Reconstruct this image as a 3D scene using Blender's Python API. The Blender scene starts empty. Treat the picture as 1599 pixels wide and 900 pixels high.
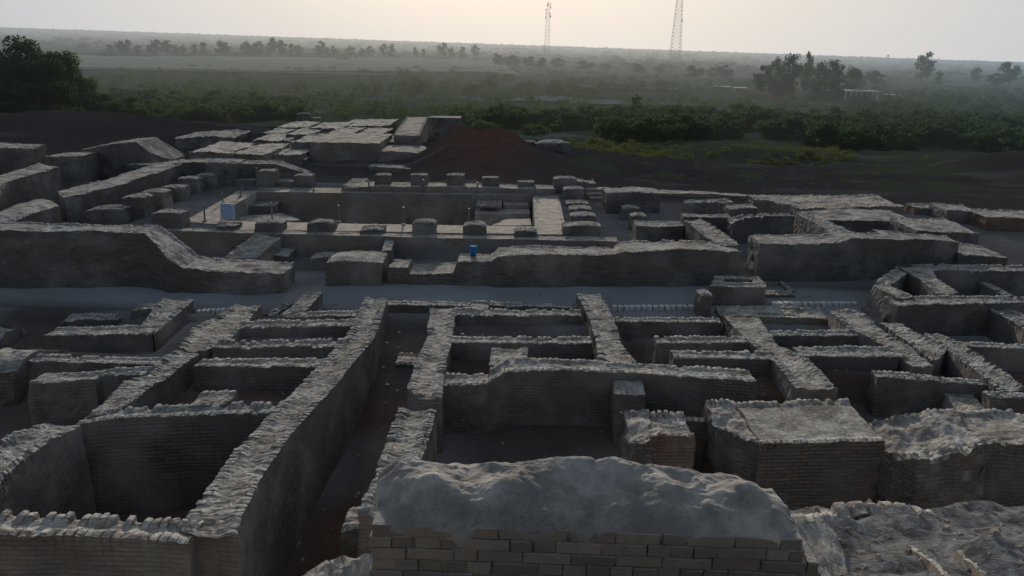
import bpy, math, random
import numpy as np
random.seed(7); RNG=np.random.default_rng(7)
sc=bpy.context.scene; COL=sc.collection
# ------------------------------------------------------------------ camera model
F=1330.; PH=math.atan(380/F); RO=math.radians(1.97); CZ=8.5
fv=np.array([0,math.cos(PH),-math.sin(PH)]); u0=np.array([0,math.sin(PH),math.cos(PH)])
RV=np.array([math.cos(RO),0,0])+math.sin(RO)*u0; UV_=math.cos(RO)*u0-np.array([math.sin(RO),0,0])
def P(x,y,z):
    d=fv+(x-799.5)/F*RV+(450-y)/F*UV_; t=(z-CZ)/d[2]
    return np.array([d[0]*t,d[1]*t,z])
def proj(p):
    v=np.array(p,float)-np.array([0,0,CZ]); w=v@fv
    return 799.5+F*(v@RV)/w, 450-F*(v@UV_)/w
def H(x,yt,yb,zb):
    B=P(x,yb,zb); lo,hi=zb-1,zb+80
    for _ in range(40):
        m=(lo+hi)/2
        if proj((B[0],B[1],m))[1]>yt: lo=m
        else: hi=m
    return m
# ------------------------------------------------------------------ noise
def vn(p,seed=0):
    p=np.asarray(p,float); i=np.floor(p).astype(np.int64); f=p-i; f=f*f*(3-2*f)
    def h(a,b,c):
        n=(a*374761393+b*668265263+c*2147483647+seed*1274126177)&0xffffffff
        n=((n^(n>>13))*1274126177)&0xffffffff; n=n^(n>>16)
        return (n&0xffff)/65535.
    r=0
    for dx in (0,1):
        for dy in (0,1):
            for dz in (0,1):
                w=(f[...,0] if dx else 1-f[...,0])*(f[...,1] if dy else 1-f[...,1])*(f[...,2] if dz else 1-f[...,2])
                r=r+w*h(i[...,0]+dx,i[...,1]+dy,i[...,2]+dz)
    return r*2-1
def fbm(p,o=3,seed=0):
    r=0;a=1;p=np.asarray(p,float)
    for k in range(o): r=r+a*vn(p*2**k,seed+k*17); a*=.5
    return r/1.7
def ss(x,a,b):
    t=np.clip((x-a)/(b-a),0,1); return t*t*(3-2*t)
# ------------------------------------------------------------------ materials
HAZE_L=900.
def nodes(m):
    m.use_nodes=True; nt=m.node_tree; nt.nodes.clear(); return nt
def N(nt,t,**k):
    n=nt.nodes.new(t)
    for a,b in k.items():
        if a.startswith('i_'): n.inputs[a[2:].replace('_',' ')].default_value=b
        else: setattr(n,a,b)
    return n
def L(nt,a,b): nt.links.new(a,b)
def ramp(nt,src,stops):
    r=N(nt,'ShaderNodeValToRGB'); e=r.color_ramp.elements
    while len(e)<len(stops): e.new(.5)
    for q,(p,c) in zip(e,stops): q.position=p; q.color=(*c,1)
    L(nt,src,r.inputs[0]); return r
def mixc(nt,f,a,b,bt='MIX'):
    n=N(nt,'ShaderNodeMix',data_type='RGBA',blend_type=bt)
    for s,v in ((0,f),(6,a),(7,b)):
        if hasattr(v,'is_linked') : L(nt,v,n.inputs[s])
        elif s: n.inputs[s].default_value=(*v,1)
        else: n.inputs[s].default_value=v
    return n.outputs[2]
def math_(nt,op,a,b=None,c=None):
    n=N(nt,'ShaderNodeMath',operation=op)
    for i,v in enumerate((a,b,c)):
        if v is None: continue
        if hasattr(v,'is_linked'): L(nt,v,n.inputs[i])
        else: n.inputs[i].default_value=v
    return n.outputs[0]
def noise(nt,scale,detail=4,rough=.55,vec=None):
    n=N(nt,'ShaderNodeTexNoise'); n.inputs['Scale'].default_value=scale; n.inputs['Detail'].default_value=detail; n.inputs['Roughness'].default_value=rough
    if vec is None:
        g=N(nt,'ShaderNodeNewGeometry'); vec=g.outputs['Position']
    L(nt,vec,n.inputs['Vector']); return n.outputs[0]
def finish(nt,col,bump=None,bstr=.5,bdist=.02,rough=1.,haze=True,spec=.04,metal=0,diff=False,trans=0):
    b=N(nt,'ShaderNodeBsdfDiffuse' if diff else 'ShaderNodeBsdfPrincipled'); ci='Color' if diff else 'Base Color'
    b.inputs['Roughness'].default_value=rough
    if not diff: b.inputs['Specular IOR Level'].default_value=spec; b.inputs['Metallic'].default_value=metal
    if hasattr(col,'is_linked'): L(nt,col,b.inputs[ci])
    else: b.inputs[ci].default_value=(*col,1)
    base=b
    if trans:
        tr=N(nt,'ShaderNodeBsdfTranslucent'); L(nt,col,tr.inputs[0]); mx=N(nt,'ShaderNodeMixShader'); mx.inputs[0].default_value=trans; L(nt,b.outputs[0],mx.inputs[1]); L(nt,tr.outputs[0],mx.inputs[2]); base=mx
    if bump is not None:
        bp=N(nt,'ShaderNodeBump'); bp.inputs['Strength'].default_value=bstr; bp.inputs['Distance'].default_value=bdist
        L(nt,bump,bp.inputs['Height']); L(nt,bp.outputs[0],b.inputs['Normal'])
    o=N(nt,'ShaderNodeOutputMaterial')
    if not haze: L(nt,base.outputs[0],o.inputs[0]); return
    # dusty air painted onto surfaces as glow, brighter sunward; grows with distance over the plain (world position, the same from any viewpoint)
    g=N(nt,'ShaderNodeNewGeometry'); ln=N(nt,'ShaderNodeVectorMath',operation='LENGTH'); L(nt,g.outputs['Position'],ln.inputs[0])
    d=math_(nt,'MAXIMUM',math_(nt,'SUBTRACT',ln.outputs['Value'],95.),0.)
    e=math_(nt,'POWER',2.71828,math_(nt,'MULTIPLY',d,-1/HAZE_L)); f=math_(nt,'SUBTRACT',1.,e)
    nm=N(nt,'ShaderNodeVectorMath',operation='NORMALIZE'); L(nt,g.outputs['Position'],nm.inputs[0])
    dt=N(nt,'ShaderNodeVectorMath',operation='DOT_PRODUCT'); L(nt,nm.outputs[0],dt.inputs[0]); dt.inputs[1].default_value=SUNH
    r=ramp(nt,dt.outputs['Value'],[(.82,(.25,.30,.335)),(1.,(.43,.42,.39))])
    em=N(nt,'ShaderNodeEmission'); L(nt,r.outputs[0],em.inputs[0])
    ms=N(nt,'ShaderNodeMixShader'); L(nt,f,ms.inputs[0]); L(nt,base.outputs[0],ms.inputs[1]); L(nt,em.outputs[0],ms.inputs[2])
    L(nt,ms.outputs[0],o.inputs[0])
SUN_AZ=math.radians(-5.); SUN_EL=math.radians(15.)
SUNH=(math.sin(SUN_AZ),math.cos(SUN_AZ),0)
def M(name): return bpy.data.materials.new(name)
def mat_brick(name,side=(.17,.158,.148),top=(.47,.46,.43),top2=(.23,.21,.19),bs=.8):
    m=M(name); nt=nodes(m)
    uv=N(nt,'ShaderNodeUVMap'); uv.uv_map='UVMap'
    wob=noise(nt,1.7,2); wv=N(nt,'ShaderNodeVectorMath',operation='ADD')
    sc_=N(nt,'ShaderNodeVectorMath',operation='SCALE'); cmb=N(nt,'ShaderNodeCombineXYZ'); L(nt,wob,cmb.inputs[1]); L(nt,cmb.outputs[0],sc_.inputs[0]); sc_.inputs['Scale'].default_value=.07
    L(nt,uv.outputs[0],wv.inputs[0]); L(nt,sc_.outputs[0],wv.inputs[1])
    br=N(nt,'ShaderNodeTexBrick'); L(nt,wv.outputs[0],br.inputs['Vector'])
    for k,v in (('Scale',1.),('Mortar Size',.012),('Mortar Smooth',.4),('Bias',0.),('Brick Width',.29),('Row Height',.082)): br.inputs[k].default_value=v
    br.inputs['Color1'].default_value=(.8,.8,.8,1); br.inputs['Color2'].default_value=(1.15,1.12,1.08,1); br.inputs['Mortar'].default_value=(.6,.58,.56,1)
    n1=noise(nt,.55,5,.6); n2=noise(nt,9.,4,.6); n3=noise(nt,2.6,5,.6)
    s=mixc(nt,n1,tuple(c*.7 for c in side),tuple(c*1.35 for c in side))
    s=mixc(nt,ramp(nt,n3,[(.45,(0,0,0)),(.68,(1,1,1))]).outputs[0],s,(side[0]*1.08,side[1]*.97,side[2]*.9))
    vis=ramp(nt,noise(nt,.9,4,.6),[(.38,(.25,.25,.25)),(.62,(1,1,1))]).outputs[0]
    s=mixc(nt,vis,s,mixc(nt,1.,s,br.outputs['Color'],'MULTIPLY'))
    # pale salt bloom, heavier in patches
    s=mixc(nt,math_(nt,'MULTIPLY',ramp(nt,n1,[(.47,(0,0,0)),(.66,(1,1,1))]).outputs[0],.6),s,(.33,.32,.30))
    t=mixc(nt,ramp(nt,n3,[(.36,(0,0,0)),(.58,(1,1,1))]).outputs[0],top2,top)
    t=mixc(nt,math_(nt,'MULTIPLY',ramp(nt,n2,[(.35,(1,1,1)),(.6,(0,0,0))]).outputs[0],.5),t,top2)
    t=mixc(nt,ramp(nt,noise(nt,17.,3),[(.56,(0,0,0)),(.70,(1,1,1))]).outputs[0],t,(.62,.61,.58))
    # header bricks laid across the wall tops
    su=N(nt,'ShaderNodeSeparateXYZ'); L(nt,uv.outputs[0],su.inputs[0]); cu=N(nt,'ShaderNodeCombineXYZ'); L(nt,su.outputs[1],cu.inputs[0]); L(nt,su.outputs[0],cu.inputs[1])
    bt=N(nt,'ShaderNodeTexBrick'); L(nt,cu.outputs[0],bt.inputs['Vector'])
    for k_,v_ in (('Scale',1.),('Mortar Size',.013),('Mortar Smooth',.5),('Bias',0.),('Brick Width',.28),('Row Height',.14)): bt.inputs[k_].default_value=v_
    bt.inputs['Color1'].default_value=(.8,.8,.8,1); bt.inputs['Color2'].default_value=(1.2,1.2,1.2,1); bt.inputs['Mortar'].default_value=(.35,.34,.33,1)
    tv=ramp(nt,noise(nt,1.9,5,.6),[(.34,(.0,.0,.0)),(.56,(1,1,1))]).outputs[0]
    ae=N(nt,'ShaderNodeAttribute'); ae.attribute_name='edge'; tv=math_(nt,'MULTIPLY',tv,math_(nt,'MULTIPLY_ADD',ae.outputs['Fac'],.8,.2))
    t=mixc(nt,math_(nt,'MULTIPLY',ramp(nt,noise(nt,1.1,6,.7),[(.46,(0,0,0)),(.62,(.8,.8,.8))]).outputs[0],math_(nt,'SUBTRACT',1.,ae.outputs['Fac'])),t,(top2[0]*.6,top2[1]*.58,top2[2]*.54))
    t=mixc(nt,tv,t,mixc(nt,1.,t,bt.outputs['Color'],'MULTIPLY'))
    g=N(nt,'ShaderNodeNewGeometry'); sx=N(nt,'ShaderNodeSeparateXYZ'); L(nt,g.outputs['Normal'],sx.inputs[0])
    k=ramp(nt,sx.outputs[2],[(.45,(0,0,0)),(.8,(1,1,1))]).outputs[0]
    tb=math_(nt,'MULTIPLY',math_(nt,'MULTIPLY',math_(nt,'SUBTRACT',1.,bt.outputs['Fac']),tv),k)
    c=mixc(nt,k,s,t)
    hb=math_(nt,'MULTIPLY',math_(nt,'MULTIPLY',math_(nt,'SUBTRACT',1.,br.outputs['Fac']),vis),math_(nt,'SUBTRACT',1.,k))
    h=math_(nt,'ADD',math_(nt,'ADD',hb,tb),math_(nt,'ADD',math_(nt,'MULTIPLY',n2,.9),math_(nt,'MULTIPLY',noise(nt,34.,3),.5)))
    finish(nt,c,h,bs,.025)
    return m
def mat_simple(name,c1,c2,scale=2.,bump=0,rough=.95,spec=.15,metal=0,bdist=.02,haze=True,diff=False,trans=0):
    m=M(name); nt=nodes(m); n=noise(nt,scale,5,.6)
    c=mixc(nt,ramp(nt,n,[(.35,(0,0,0)),(.65,(1,1,1))]).outputs[0],c1,c2)
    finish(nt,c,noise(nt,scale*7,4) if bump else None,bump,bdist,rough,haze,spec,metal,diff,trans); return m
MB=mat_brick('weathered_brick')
MBD=mat_brick('shaded_brick',side=(.15,.145,.142),top=(.42,.42,.41),top2=(.20,.195,.185))  # copy of the weathered brick with shade put into its colour, darker and greyer
MBR=mat_brick('reddish_brick',side=(.2,.15,.12))
MMUD=mat_brick('mud_plaster',side=(.24,.215,.19),top=(.43,.41,.37),top2=(.25,.23,.21),bs=.35)
MPAVE=mat_simple('trodden_pavement',(.40,.37,.335),(.24,.215,.19),2.2,.5)
MSTONE=mat_simple('pale_kerb_brick',(.6,.6,.6),(.42,.42,.42),6,.5)
MWOOD=mat_simple('grey_planks',(.36,.34,.3),(.22,.2,.18),9,.3)
MPOST=mat_simple('post_metal',(.22,.22,.21),(.12,.12,.12),9,0,.6)
MLEAF=[mat_simple('foliage_%s'%k,a,b,.35,diff=True,trans=.33) for k,a,b in (('dark',(.036,.066,.030),(.075,.12,.05)),('mid',(.055,.095,.04),(.10,.155,.058)),('dry',(.09,.115,.045),(.16,.185,.075)))]
MBARK=mat_simple('bark',(.07,.055,.045),(.12,.10,.08),3)
MTOWER=mat_simple('galvanised_steel',(.12,.10,.10),(.2,.18,.18),1,0,.6)
MDISH=mat_simple('antenna_grey',(.18,.18,.19),(.28,.28,.29),1,0,.6)
# ------------------------------------------------------------------ object helpers
def mesh_obj(name,V,Fc,mat,parent=None,uv=None,smooth=False,attrs=None):
    me=bpy.data.meshes.new(name); V=np.asarray(V,np.float32)
    if isinstance(Fc,np.ndarray):
        nf,k=Fc.shape; me.vertices.add(len(V)); me.vertices.foreach_set('co',V.ravel())
        me.loops.add(nf*k); me.loops.foreach_set('vertex_index',Fc.astype(np.int32).ravel())
        me.polygons.add(nf); me.polygons.foreach_set('loop_start',np.arange(0,nf*k,k,dtype=np.int32))
        me.update(calc_edges=True)
    else: me.from_pydata([tuple(map(float,v)) for v in V],[],[tuple(f) for f in Fc]); me.update()
    if uv is not None:
        l=me.uv_layers.new(name='UVMap'); l.data.foreach_set('uv',np.asarray(uv,np.float32).ravel())
    if attrs:
        for k,a in attrs.items():
            at=me.attributes.new(k,'FLOAT','POINT'); at.data.foreach_set('value',np.asarray(a,np.float32))
    me.polygons.foreach_set('use_smooth',[smooth]*len(me.polygons))
    me.materials.append(mat); o=bpy.data.objects.new(name,me); COL.objects.link(o)
    if parent: o.parent=parent
    return o
def tag(o,label=None,cat=None,group=None,kind=None):
    for k,v in (('label',label),('category',cat),('group',group),('kind',kind)):
        if v: o[k]=v
    return o
def empty(name,loc,label,cat,group=None,rz=0):
    o=bpy.data.objects.new(name,None); COL.objects.link(o); o.location=loc; o.rotation_euler=(0,0,rz); o.empty_display_size=.3
    return tag(o,label,cat,group)
class G:
    def __init__(s): s.V=[];s.F=[]
    def box(s,c,d,rz=0,taper=1.,jit=0):
        n=len(s.V); ca,sa=math.cos(rz),math.sin(rz)
        for z in (-1,1):
            t=taper if z>0 else 1
            for x,y in ((-1,-1),(1,-1),(1,1),(-1,1)):
                px,py=x*d[0]/2*t,y*d[1]/2*t
                j=[random.uniform(-jit,jit) for _ in range(3)]
                s.V.append((c[0]+px*ca-py*sa+j[0],c[1]+px*sa+py*ca+j[1],c[2]+z*d[2]/2+j[2]))
        for f in ((3,2,1,0),(4,5,6,7),(0,1,5,4),(1,2,6,5),(2,3,7,6),(3,0,4,7)): s.F.append([n+i for i in f])
    def bar(s,a,b,r,k=4,r2=None):
        a=np.array(a,float);b=np.array(b,float);d=b-a;L_=np.linalg.norm(d);d/=L_
        u=np.cross(d,(0,0,1) if abs(d[2])<.9 else (1,0,0));u/=np.linalg.norm(u);v=np.cross(d,u);n=len(s.V)
        for q,rr in ((a,r),(b,r if r2 is None else r2)):
            for i in range(k):
                t=2*math.pi*(i+.5)/k; s.V.append(tuple(q+rr*(math.cos(t)*u+math.sin(t)*v)))
        for i in range(k): s.F.append([n+i,n+(i+1)%k,n+k+(i+1)%k,n+k+i])
        s.F.append([n+i for i in range(k)][::-1]); s.F.append([n+k+i for i in range(k)])
    def build(s,name,mat,parent=None,smooth=False): return mesh_obj(name,s.V,s.F,mat,parent,smooth=smooth)
# ------------------------------------------------------------------ ruined wall builder
def strip(name,label,st,zb,mat=None,cat='wall',group=None,per=.14,ero=.03,teeth=1.,batter=.05,parent=None,round_=.0,seed=None,sm=False,capbulge=0.):
    """st: list of (A(x,y),B(x,y),z). a wall whose top runs between edge A and edge B."""
    A=np.array([s[0][:2] for s in st],float);B=np.array([s[1][:2] for s in st],float);Z=np.array([s[2] for s in st],float)
    if seed is None: seed=int(abs(A[0,0]*131+A[0,1]*71))%999
    C=(A+B)/2; seg=np.linalg.norm(np.diff(C,axis=0),axis=1); S=np.concatenate([[0],np.cumsum(seg)]); tot=S[-1]
    dist=max(4,C[:,1].min()); per=per*(1 if dist<26 else 1.25); res=np.clip(dist*.0020,.024,per/4.2 if teeth>.2 else .12); 
    n=int(max(6,tot/res)); s=np.linspace(0,tot,n)
    def itp(a): return np.interp(s,S,a)
    a=np.stack([itp(A[:,0]),itp(A[:,1])],1); b=np.stack([itp(B[:,0]),itp(B[:,1])],1)
    z=itp(Z); W=np.linalg.norm(a-b,axis=1).mean(); Hh=Z.max()-zb
    nt_=int(np.clip(W/max(res*1.4,.05),5,26)); ns=int(np.clip(Hh/max(res*2.2,.09),4,22))
    w=(b-a)/np.maximum(np.linalg.norm(b-a,axis=1,keepdims=True),1e-6)
    # profile
    t=np.linspace(0,1,ns)  # side levels incl. top
    K=2*ns+nt_-2  # left side ns, top inner nt_-2, right side ns
    V=np.zeros((n,K,3)); typ=np.zeros(K)
    hgt=(z-zb)
    for j in range(ns):
        off=batter*(1-t[j])*hgt[:,None]
        V[:,j,:2]=a-w*off; V[:,j,2]=zb+hgt*t[j]
        V[:,K-1-j,:2]=b+w*off; V[:,K-1-j,2]=zb+hgt*t[j]
    for j in range(nt_-2):
        u=(j+1)/(nt_-1); V[:,ns+j,:2]=a*(1-u)+b*u; V[:,ns+j,2]=z
    T=slice(ns-1,ns+nt_-1)  # nt_ top vertices incl. edges
    u=np.linspace(0,1,nt_)[None,:]; wd=np.linalg.norm(b-a,axis=1)[:,None]
    rs=np.random.default_rng(seed+5)
    nb=int(tot/per)+3
    def humps(off):
        q=(s+off)/per; i=np.floor(q).astype(int); hh=np.clip(np.abs(np.sin(math.pi*q))*1.9,0,1)**.7
        amp=rs.uniform(.45,1.,nb+2); amp[rs.random(nb+2)<.10]=-.7; amp*=np.clip(.75+.6*vn(np.stack([np.arange(nb+2)*.13,np.zeros(nb+2),np.zeros(nb+2)],-1),seed),.15,1.15)
        return hh*amp[i%len(amp)]
    hl=humps(0.)[:,None]; hr=humps(0.)[:,None]
    dl=u*wd; dr=(1-u)*wd
    el=1-ss(dl,.10,.26); er=1-ss(dr,.10,.26)
    k=teeth
    tz=(el*hl+er*hr)*.048*k
    top=V[:,T,:]
    nz=fbm(np.concatenate([top[...,:2]*1.3,np.zeros(top.shape[:2]+(1,))],2),4,seed)
    mid=1-np.maximum(el,er)
    e_s=(2*s/max(tot,1e-6)-1)[:,None]
    tz+=mid*(-.02*k)+nz*ero*1.05-round_*(np.abs(2*u-1)**2.5)*.7-(round_*(np.abs(e_s)**3)*1.0 if cat in('pier','block') else 0)
    tz+=fbm(np.concatenate([top[...,:2]*7,np.zeros(top.shape[:2]+(1,))],2),2,seed+3)*(ero*.5+.008)*(1-.65*mid*(W>1.3))+(.35+.65*(1-mid*(W>1.3)))*(vn(np.concatenate([top[...,:2]*19,np.zeros(top.shape[:2]+(1,))],2),seed+6)*.009+vn(np.concatenate([top[...,:2]*37,np.zeros(top.shape[:2]+(1,))],2),seed+8)*.006)
    EDG=np.zeros((n,K)); EDG[:,T]=np.maximum(el,er); V[:,T,2]+=tz
    V[:,ns-1,2]-=.012*k; V[:,ns+nt_-2,2]-=.012*k
    V[:,ns-1,:2]-=w*(hl*.045*k); V[:,ns+nt_-2,:2]+=w*(hr*.045*k)
    if ns>3:
        V[:,ns-2,:2]-=w*(hl*.012*k); V[:,K-ns+1,:2]+=w*(hr*.012*k)
    # side bulge
    nv=fbm(V*np.array([1.1,1.1,1.6]),3,seed+9); nf=vn(V*np.array([9,9,13]),seed+4)
    side=np.ones(K); side[ns:ns+nt_-2]=0
    sgn=np.zeros(K); sgn[:ns]=-1; sgn[ns+nt_-2:]=1
    disp=(nv*ero*(.6 if ero<.06 else 1.3)+nf*(ero*.45+.004))
    V[:,:,:2]+=w[:,None,:]*(disp*sgn[None,:])[:,:,None]
    # ragged ends
    d0=(C[1]-C[0])/max(seg[0],1e-6); d1=(C[-1]-C[-2])/max(seg[-1],1e-6)
    for idx,dr_,sg in ((0,d0,-1),(n-1,d1,1)):
        ne=fbm(V[idx]*np.array([2.,2.,2.5]),3,seed+21)*ero*2
        V[idx,:,:2]+=dr_[None]*ne[:,None]
    Vf=V.reshape(-1,3)
    i=np.arange(n-1)[:,None]; j=np.arange(K-1)[None,:]
    q=np.stack([i*K+j,(i+1)*K+j,(i+1)*K+j+1,i*K+j+1],-1).reshape(-1,4)
    zz=V[...,2]
    ac=np.zeros((n,K)); ac[:,T]=u*wd
    jm=np.broadcast_to(j,(n-1,K-1)); istop=(jm>=ns-1)&(jm<ns+nt_-2)
    def vv(ii,jj): return np.where(istop,ac[ii,jj],zz[ii,jj])
    I=np.broadcast_to(i,(n-1,K-1)); off=np.zeros(jm.shape)
    uvq=np.stack([np.stack([s[I]+off,vv(I,jm)],-1),np.stack([s[I+1]+off,vv(I+1,jm)],-1),np.stack([s[I+1]+off,vv(I+1,jm+1)],-1),np.stack([s[I]+off,vv(I,jm+1)],-1)],2).reshape(-1,2)
    Vs=[Vf];Fs=[q];Us=[uvq];base=len(Vf);Es=[EDG.ravel()]
    # end caps as grids
    for idx,flip,dr_ in ((0,0,-d0),(n-1,1,d1)):
        ring=V[idx]; lv=ring[:ns]; rv=ring[::-1][:ns]; tp=ring[ns-1:ns+nt_-1]
        uu=np.linspace(0,1,nt_)
        g=lv[:,None,:]*(1-uu)[None,:,None]+rv[:,None,:]*uu[None,:,None]
        g[-1]=tp
        ext=np.sin(math.pi*uu)[None,:]*(fbm(g*np.array([3,3,4.]),3,seed+31)*ero*1.6+capbulge)
        ext[-1]=0
        if ns>2: g[-2,:,2]=np.minimum(g[-2,:,2],g[-1,:,2]-.02)
        g[:,:,:2]+=dr_[None,None]*ext[:,:,None]
        wid=float(wd[idx,0]); gi=base+np.arange(ns*nt_).reshape(ns,nt_)
        qq=np.stack([gi[:-1,:-1],gi[:-1,1:],gi[1:,1:],gi[1:,:-1]],-1).reshape(-1,4)
        if flip==1: qq=qq[:,::-1]
        gu=np.stack([np.broadcast_to(uu*wid,(ns,nt_)),g[...,2]],-1).reshape(-1,2)
        Us.append(gu[(qq-base).ravel()]); Fs.append(qq); Vs.append(g.reshape(-1,3)); base+=ns*nt_; Es.append(np.zeros(ns*nt_))
    o=mesh_obj(name,np.concatenate(Vs),np.concatenate(Fs)[:,::-1],mat or MB,parent,np.concatenate([x.reshape(-1,4,2)[:,::-1].reshape(-1,2) for x in Us]),smooth=sm,attrs=dict(edge=np.concatenate(Es)))
    # set the origin at the base
    if parent is None:
        c=np.array([C[:,0].mean(),C[:,1].mean(),0]); o.data.transform(__import__('mathutils').Matrix.Translation(-__import__('mathutils').Vector(c))); o.location=c
    if label: tag(o,label,cat,group)
    return o
def ew(name,label,pts,zb,**k):
    """edge pixel pairs: (ax,ay,bx,by,z)"""
    return strip(name,label,[(P(a,b,z),P(c,d,z),z) for a,b,c,d,z in pts],zb,**k)
def far_at(x,yn,yf,z):
    B=P(x,yn,z); xx=x
    for _ in range(12):
        A=P(xx,yf,z); xx-=(A[0]-B[0])*F/max(A[1],1)
    return P(xx,yf,z),B
def cw(name,label,pts,zb,**k):
    """wall running across the view: (x, y_far, y_near, z)"""
    st=[]
    for x,yf,yn,z in pts:
        A,B=far_at(x,yn,yf,z); st.append((A,B,z))
    return strip(name,label,st,zb,**k)
def block(name,label,xl,xr,yt,yb,zb,depth,round_=.06,cat='pier',bury=.3,ero=.03,**k):
    z=H((xl+xr)/2,yt,yb,zb); a=P(xl,yt,z); b=P(xr,yt,z)
    k.setdefault('teeth',.45); k.setdefault('batter',.04)
    return strip(name,label,[((a[0],a[1]+depth),a,z),((b[0],b[1]+depth),b,z)],zb-bury,round_=round_,cat=cat,ero=ero,**k)
# ------------------------------------------------------------------ ground
def poly_mask(X,Y,poly):
    m=np.zeros(X.shape,bool); n=len(poly); j=n-1
    for i in range(n):
        xi,yi=poly[i];xj,yj=poly[j]
        c=((yi>Y)!=(yj>Y))&(X<(xj-xi)*(Y-yi)/(yj-yi+1e-12)+xi); m^=c; j=i
    return m
PAV=.9
tankpoly=[tuple(P(x,y,PAV)[:2]) for x,y in ((338,350),(398,298),(838,302),(832,353))]
def gz(X,Y):
    x=np.asarray(X,float);y=np.asarray(Y,float)
    p=np.stack([x,y,np.zeros_like(x)],-1)
    fl=np.interp(y,[9,12,15,19,23,26,27,30.5,31.5,46,52,60,78,92,140,1e6],[-1.2,-1.5,-1.25,-.85,-.35,-.12,0,0,0,.3,.35,.4,-.4,-2.2,-2.5,-2.5])
    r=ss(x,3,12)*ss(y,48,60); fl=fl*(1-r)+r*np.interp(y,[0,50,60,75,100,1e6],[.2,.2,-.6,-1.3,-2.4,-2.5])
    def box(x0,x1,y0_,y1,z,e=.12):
        nonlocal fl
        w_=ss(x,x0-e,x0+e)*(1-ss(x,x1-e,x1+e))*ss(y,y0_-e,y0_+e)*(1-ss(y,y1-e,y1+e)); zz=z(y) if callable(z) else z
        fl=fl*(1-w_)+zz*w_
    box(-60,-4.7,17.6,25.3,.15); box(-60,-4.7,19.6,24.,.3); box(-60,-9.6,21.2,24.5,-.08); box(-60,-9.2,16.4,19.3,-.25)
    box(-2.0,3.4,22.3,25.8,.22); box(-2.0,3.4,19.6,22.3,.12); box(-1.9,3.9,9,19.5,-.5)
    box(4.5,12,19.2,22.7,.42); box(3.8,12,22.7,25.4,-.05); box(8.,12,22.9,24.6,.25); box(4.5,7,17,19.2,.1); box(7.0,14,16.5,21.,-.3); box(3.9,30,9,16.6,-.5)
    box(11.5,40,23.5,27.2,-.28); box(11.5,40,20.,23.5,0.)
    # bath precinct pavement level
    pv=ss(y,33.35,33.6)*(1-ss(y,46.6,46.9))*ss(x,-16.2,-16.)*(1-ss(x,3.4,3.6)); fl=np.maximum(fl,(PAV-.05)*pv+fl*(1-pv)) 
    # mound the photographer stands on
    zl=np.interp(y,[-40,-6,0,4,6.5,9,10.5],[3,6.6,6.8,4.6,1.6,-1.0,-1.35]); zr=np.interp(y,[-40,-6,0,4,6.0,7.6,9.2,11.5,13],[3,6.6,6.8,5.45,4.85,4.25,2.0,-.9,-1.4])
    m=ss(x,-.8,1.7); zm=zl*(1-m)+zr*m
    zm=zm+ss(x,1.8,3.)*(np.abs(fbm(p*1.1,3,44))*.30-.16+ss(fbm(p*2.3,2,47),.05,.5)*.10)*(1-ss(y,8,9.5))
    zm=zm+(ss(x,2.6,5.2))*np.exp(-((y-7.6)/2.2)**2)*.05
    h=np.where(y<13,np.maximum(zm,fl*0+np.where(y<9,-9,fl)),fl); h=np.where(y<9,zm,h)
    h=h+fbm(p*.9,4,3)*.14*(1-ss(y,9,12))+vn(p*4.3,8)*.04*(1-ss(y,9,12))+vn(p*13,9)*.018*(1-ss(y,9,12))
    def gs(cx,cy,rx,ry,a):
        return a*np.exp(-((x-cx)/rx)**2-((y-cy)/ry)**2)
    h=h+gs(-33,66,8,6,2.4)+gs(-46,70,9,6,1.8)+gs(-24,72,7,5,1.2)+gs(51,80,9,6,2.4)+np.minimum(gs(-2.7,60,2.9,10,2.6),1.5)*(1+.22*fbm(p*np.array([.7,1.7,1]),4,91))+gs(.6,55,2.4,5,.9)+np.round(gs(-3.2,63,3.6,8,1.)*8)/8*.3
    h=h+gs(-12,70,9,12,.6)+gs(12,66,9,3,.7)+gs(30,88,12,3,.8)
    h=h+fbm(p*.16,4,5)*.55*ss(y,50,66)+fbm(p*.7,3,6)*.2*ss(y,47,60)+np.abs(fbm(p*np.array([.35,.9,1]),3,66))*.22*ss(y,50,60)*(1-ss(y,90,110))+fbm(p*1.2,3,7)*.045
    h=h+fbm(p*.01,3,15)*1.2*ss(y,160,500)*(1-ss(y,3000,6000))
    tk=poly_mask(x,y,tankpoly); h=np.where(tk,-1.5+vn(p*2,4)*.03,h)
    return h
def axis(lo,hi,step,far_lo,far_hi,gr=1.09):
    a=list(np.arange(lo,hi,step)); s=step;v=a[-1];up=[]
    while v<far_hi: s*=gr; v+=s; up.append(v)
    s=step;v=a[0];dn=[]
    while v>far_lo: s*=gr; v-=s; dn.append(v)
    return np.array(dn[::-1]+a+up)
xs=axis(-20,20,.17,-14000,14000,1.07); ys=np.concatenate([axis(2.2,9.,.06,-60,9.,1.15)[:-1] if False else np.arange(2.2,9,.07),axis(9,50,.17,9,26000,1.022)])
ys=np.concatenate([[-60,-30,-12,-5,-1,1],ys])
X,Y=np.meshgrid(xs,ys); Z=gz(X,Y); ny,nx=X.shape
idx=np.arange(ny*nx).reshape(ny,nx)
q=np.stack([idx[:-1,:-1],idx[:-1,1:],idx[1:,1:],idx[1:,:-1]],-1).reshape(-1,4)
pp=np.stack([X,Y,0*X],-1)
pale=ss(Y,25.5,27)*(1-ss(Y,30.5,31.6))*(.8+.2*vn(pp*.7,2))            # street
pale=np.maximum(pale,.55*ss(Y,31,32)*(1-ss(Y,46,48))*(.6+.4*vn(pp*.4,3)))
pale=np.maximum(pale,ss(vn(pp*np.array([.03,.12,1]),12),.45,.8)*.7*ss(Y,60,75)*(1-ss(Y,700,900)))
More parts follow.
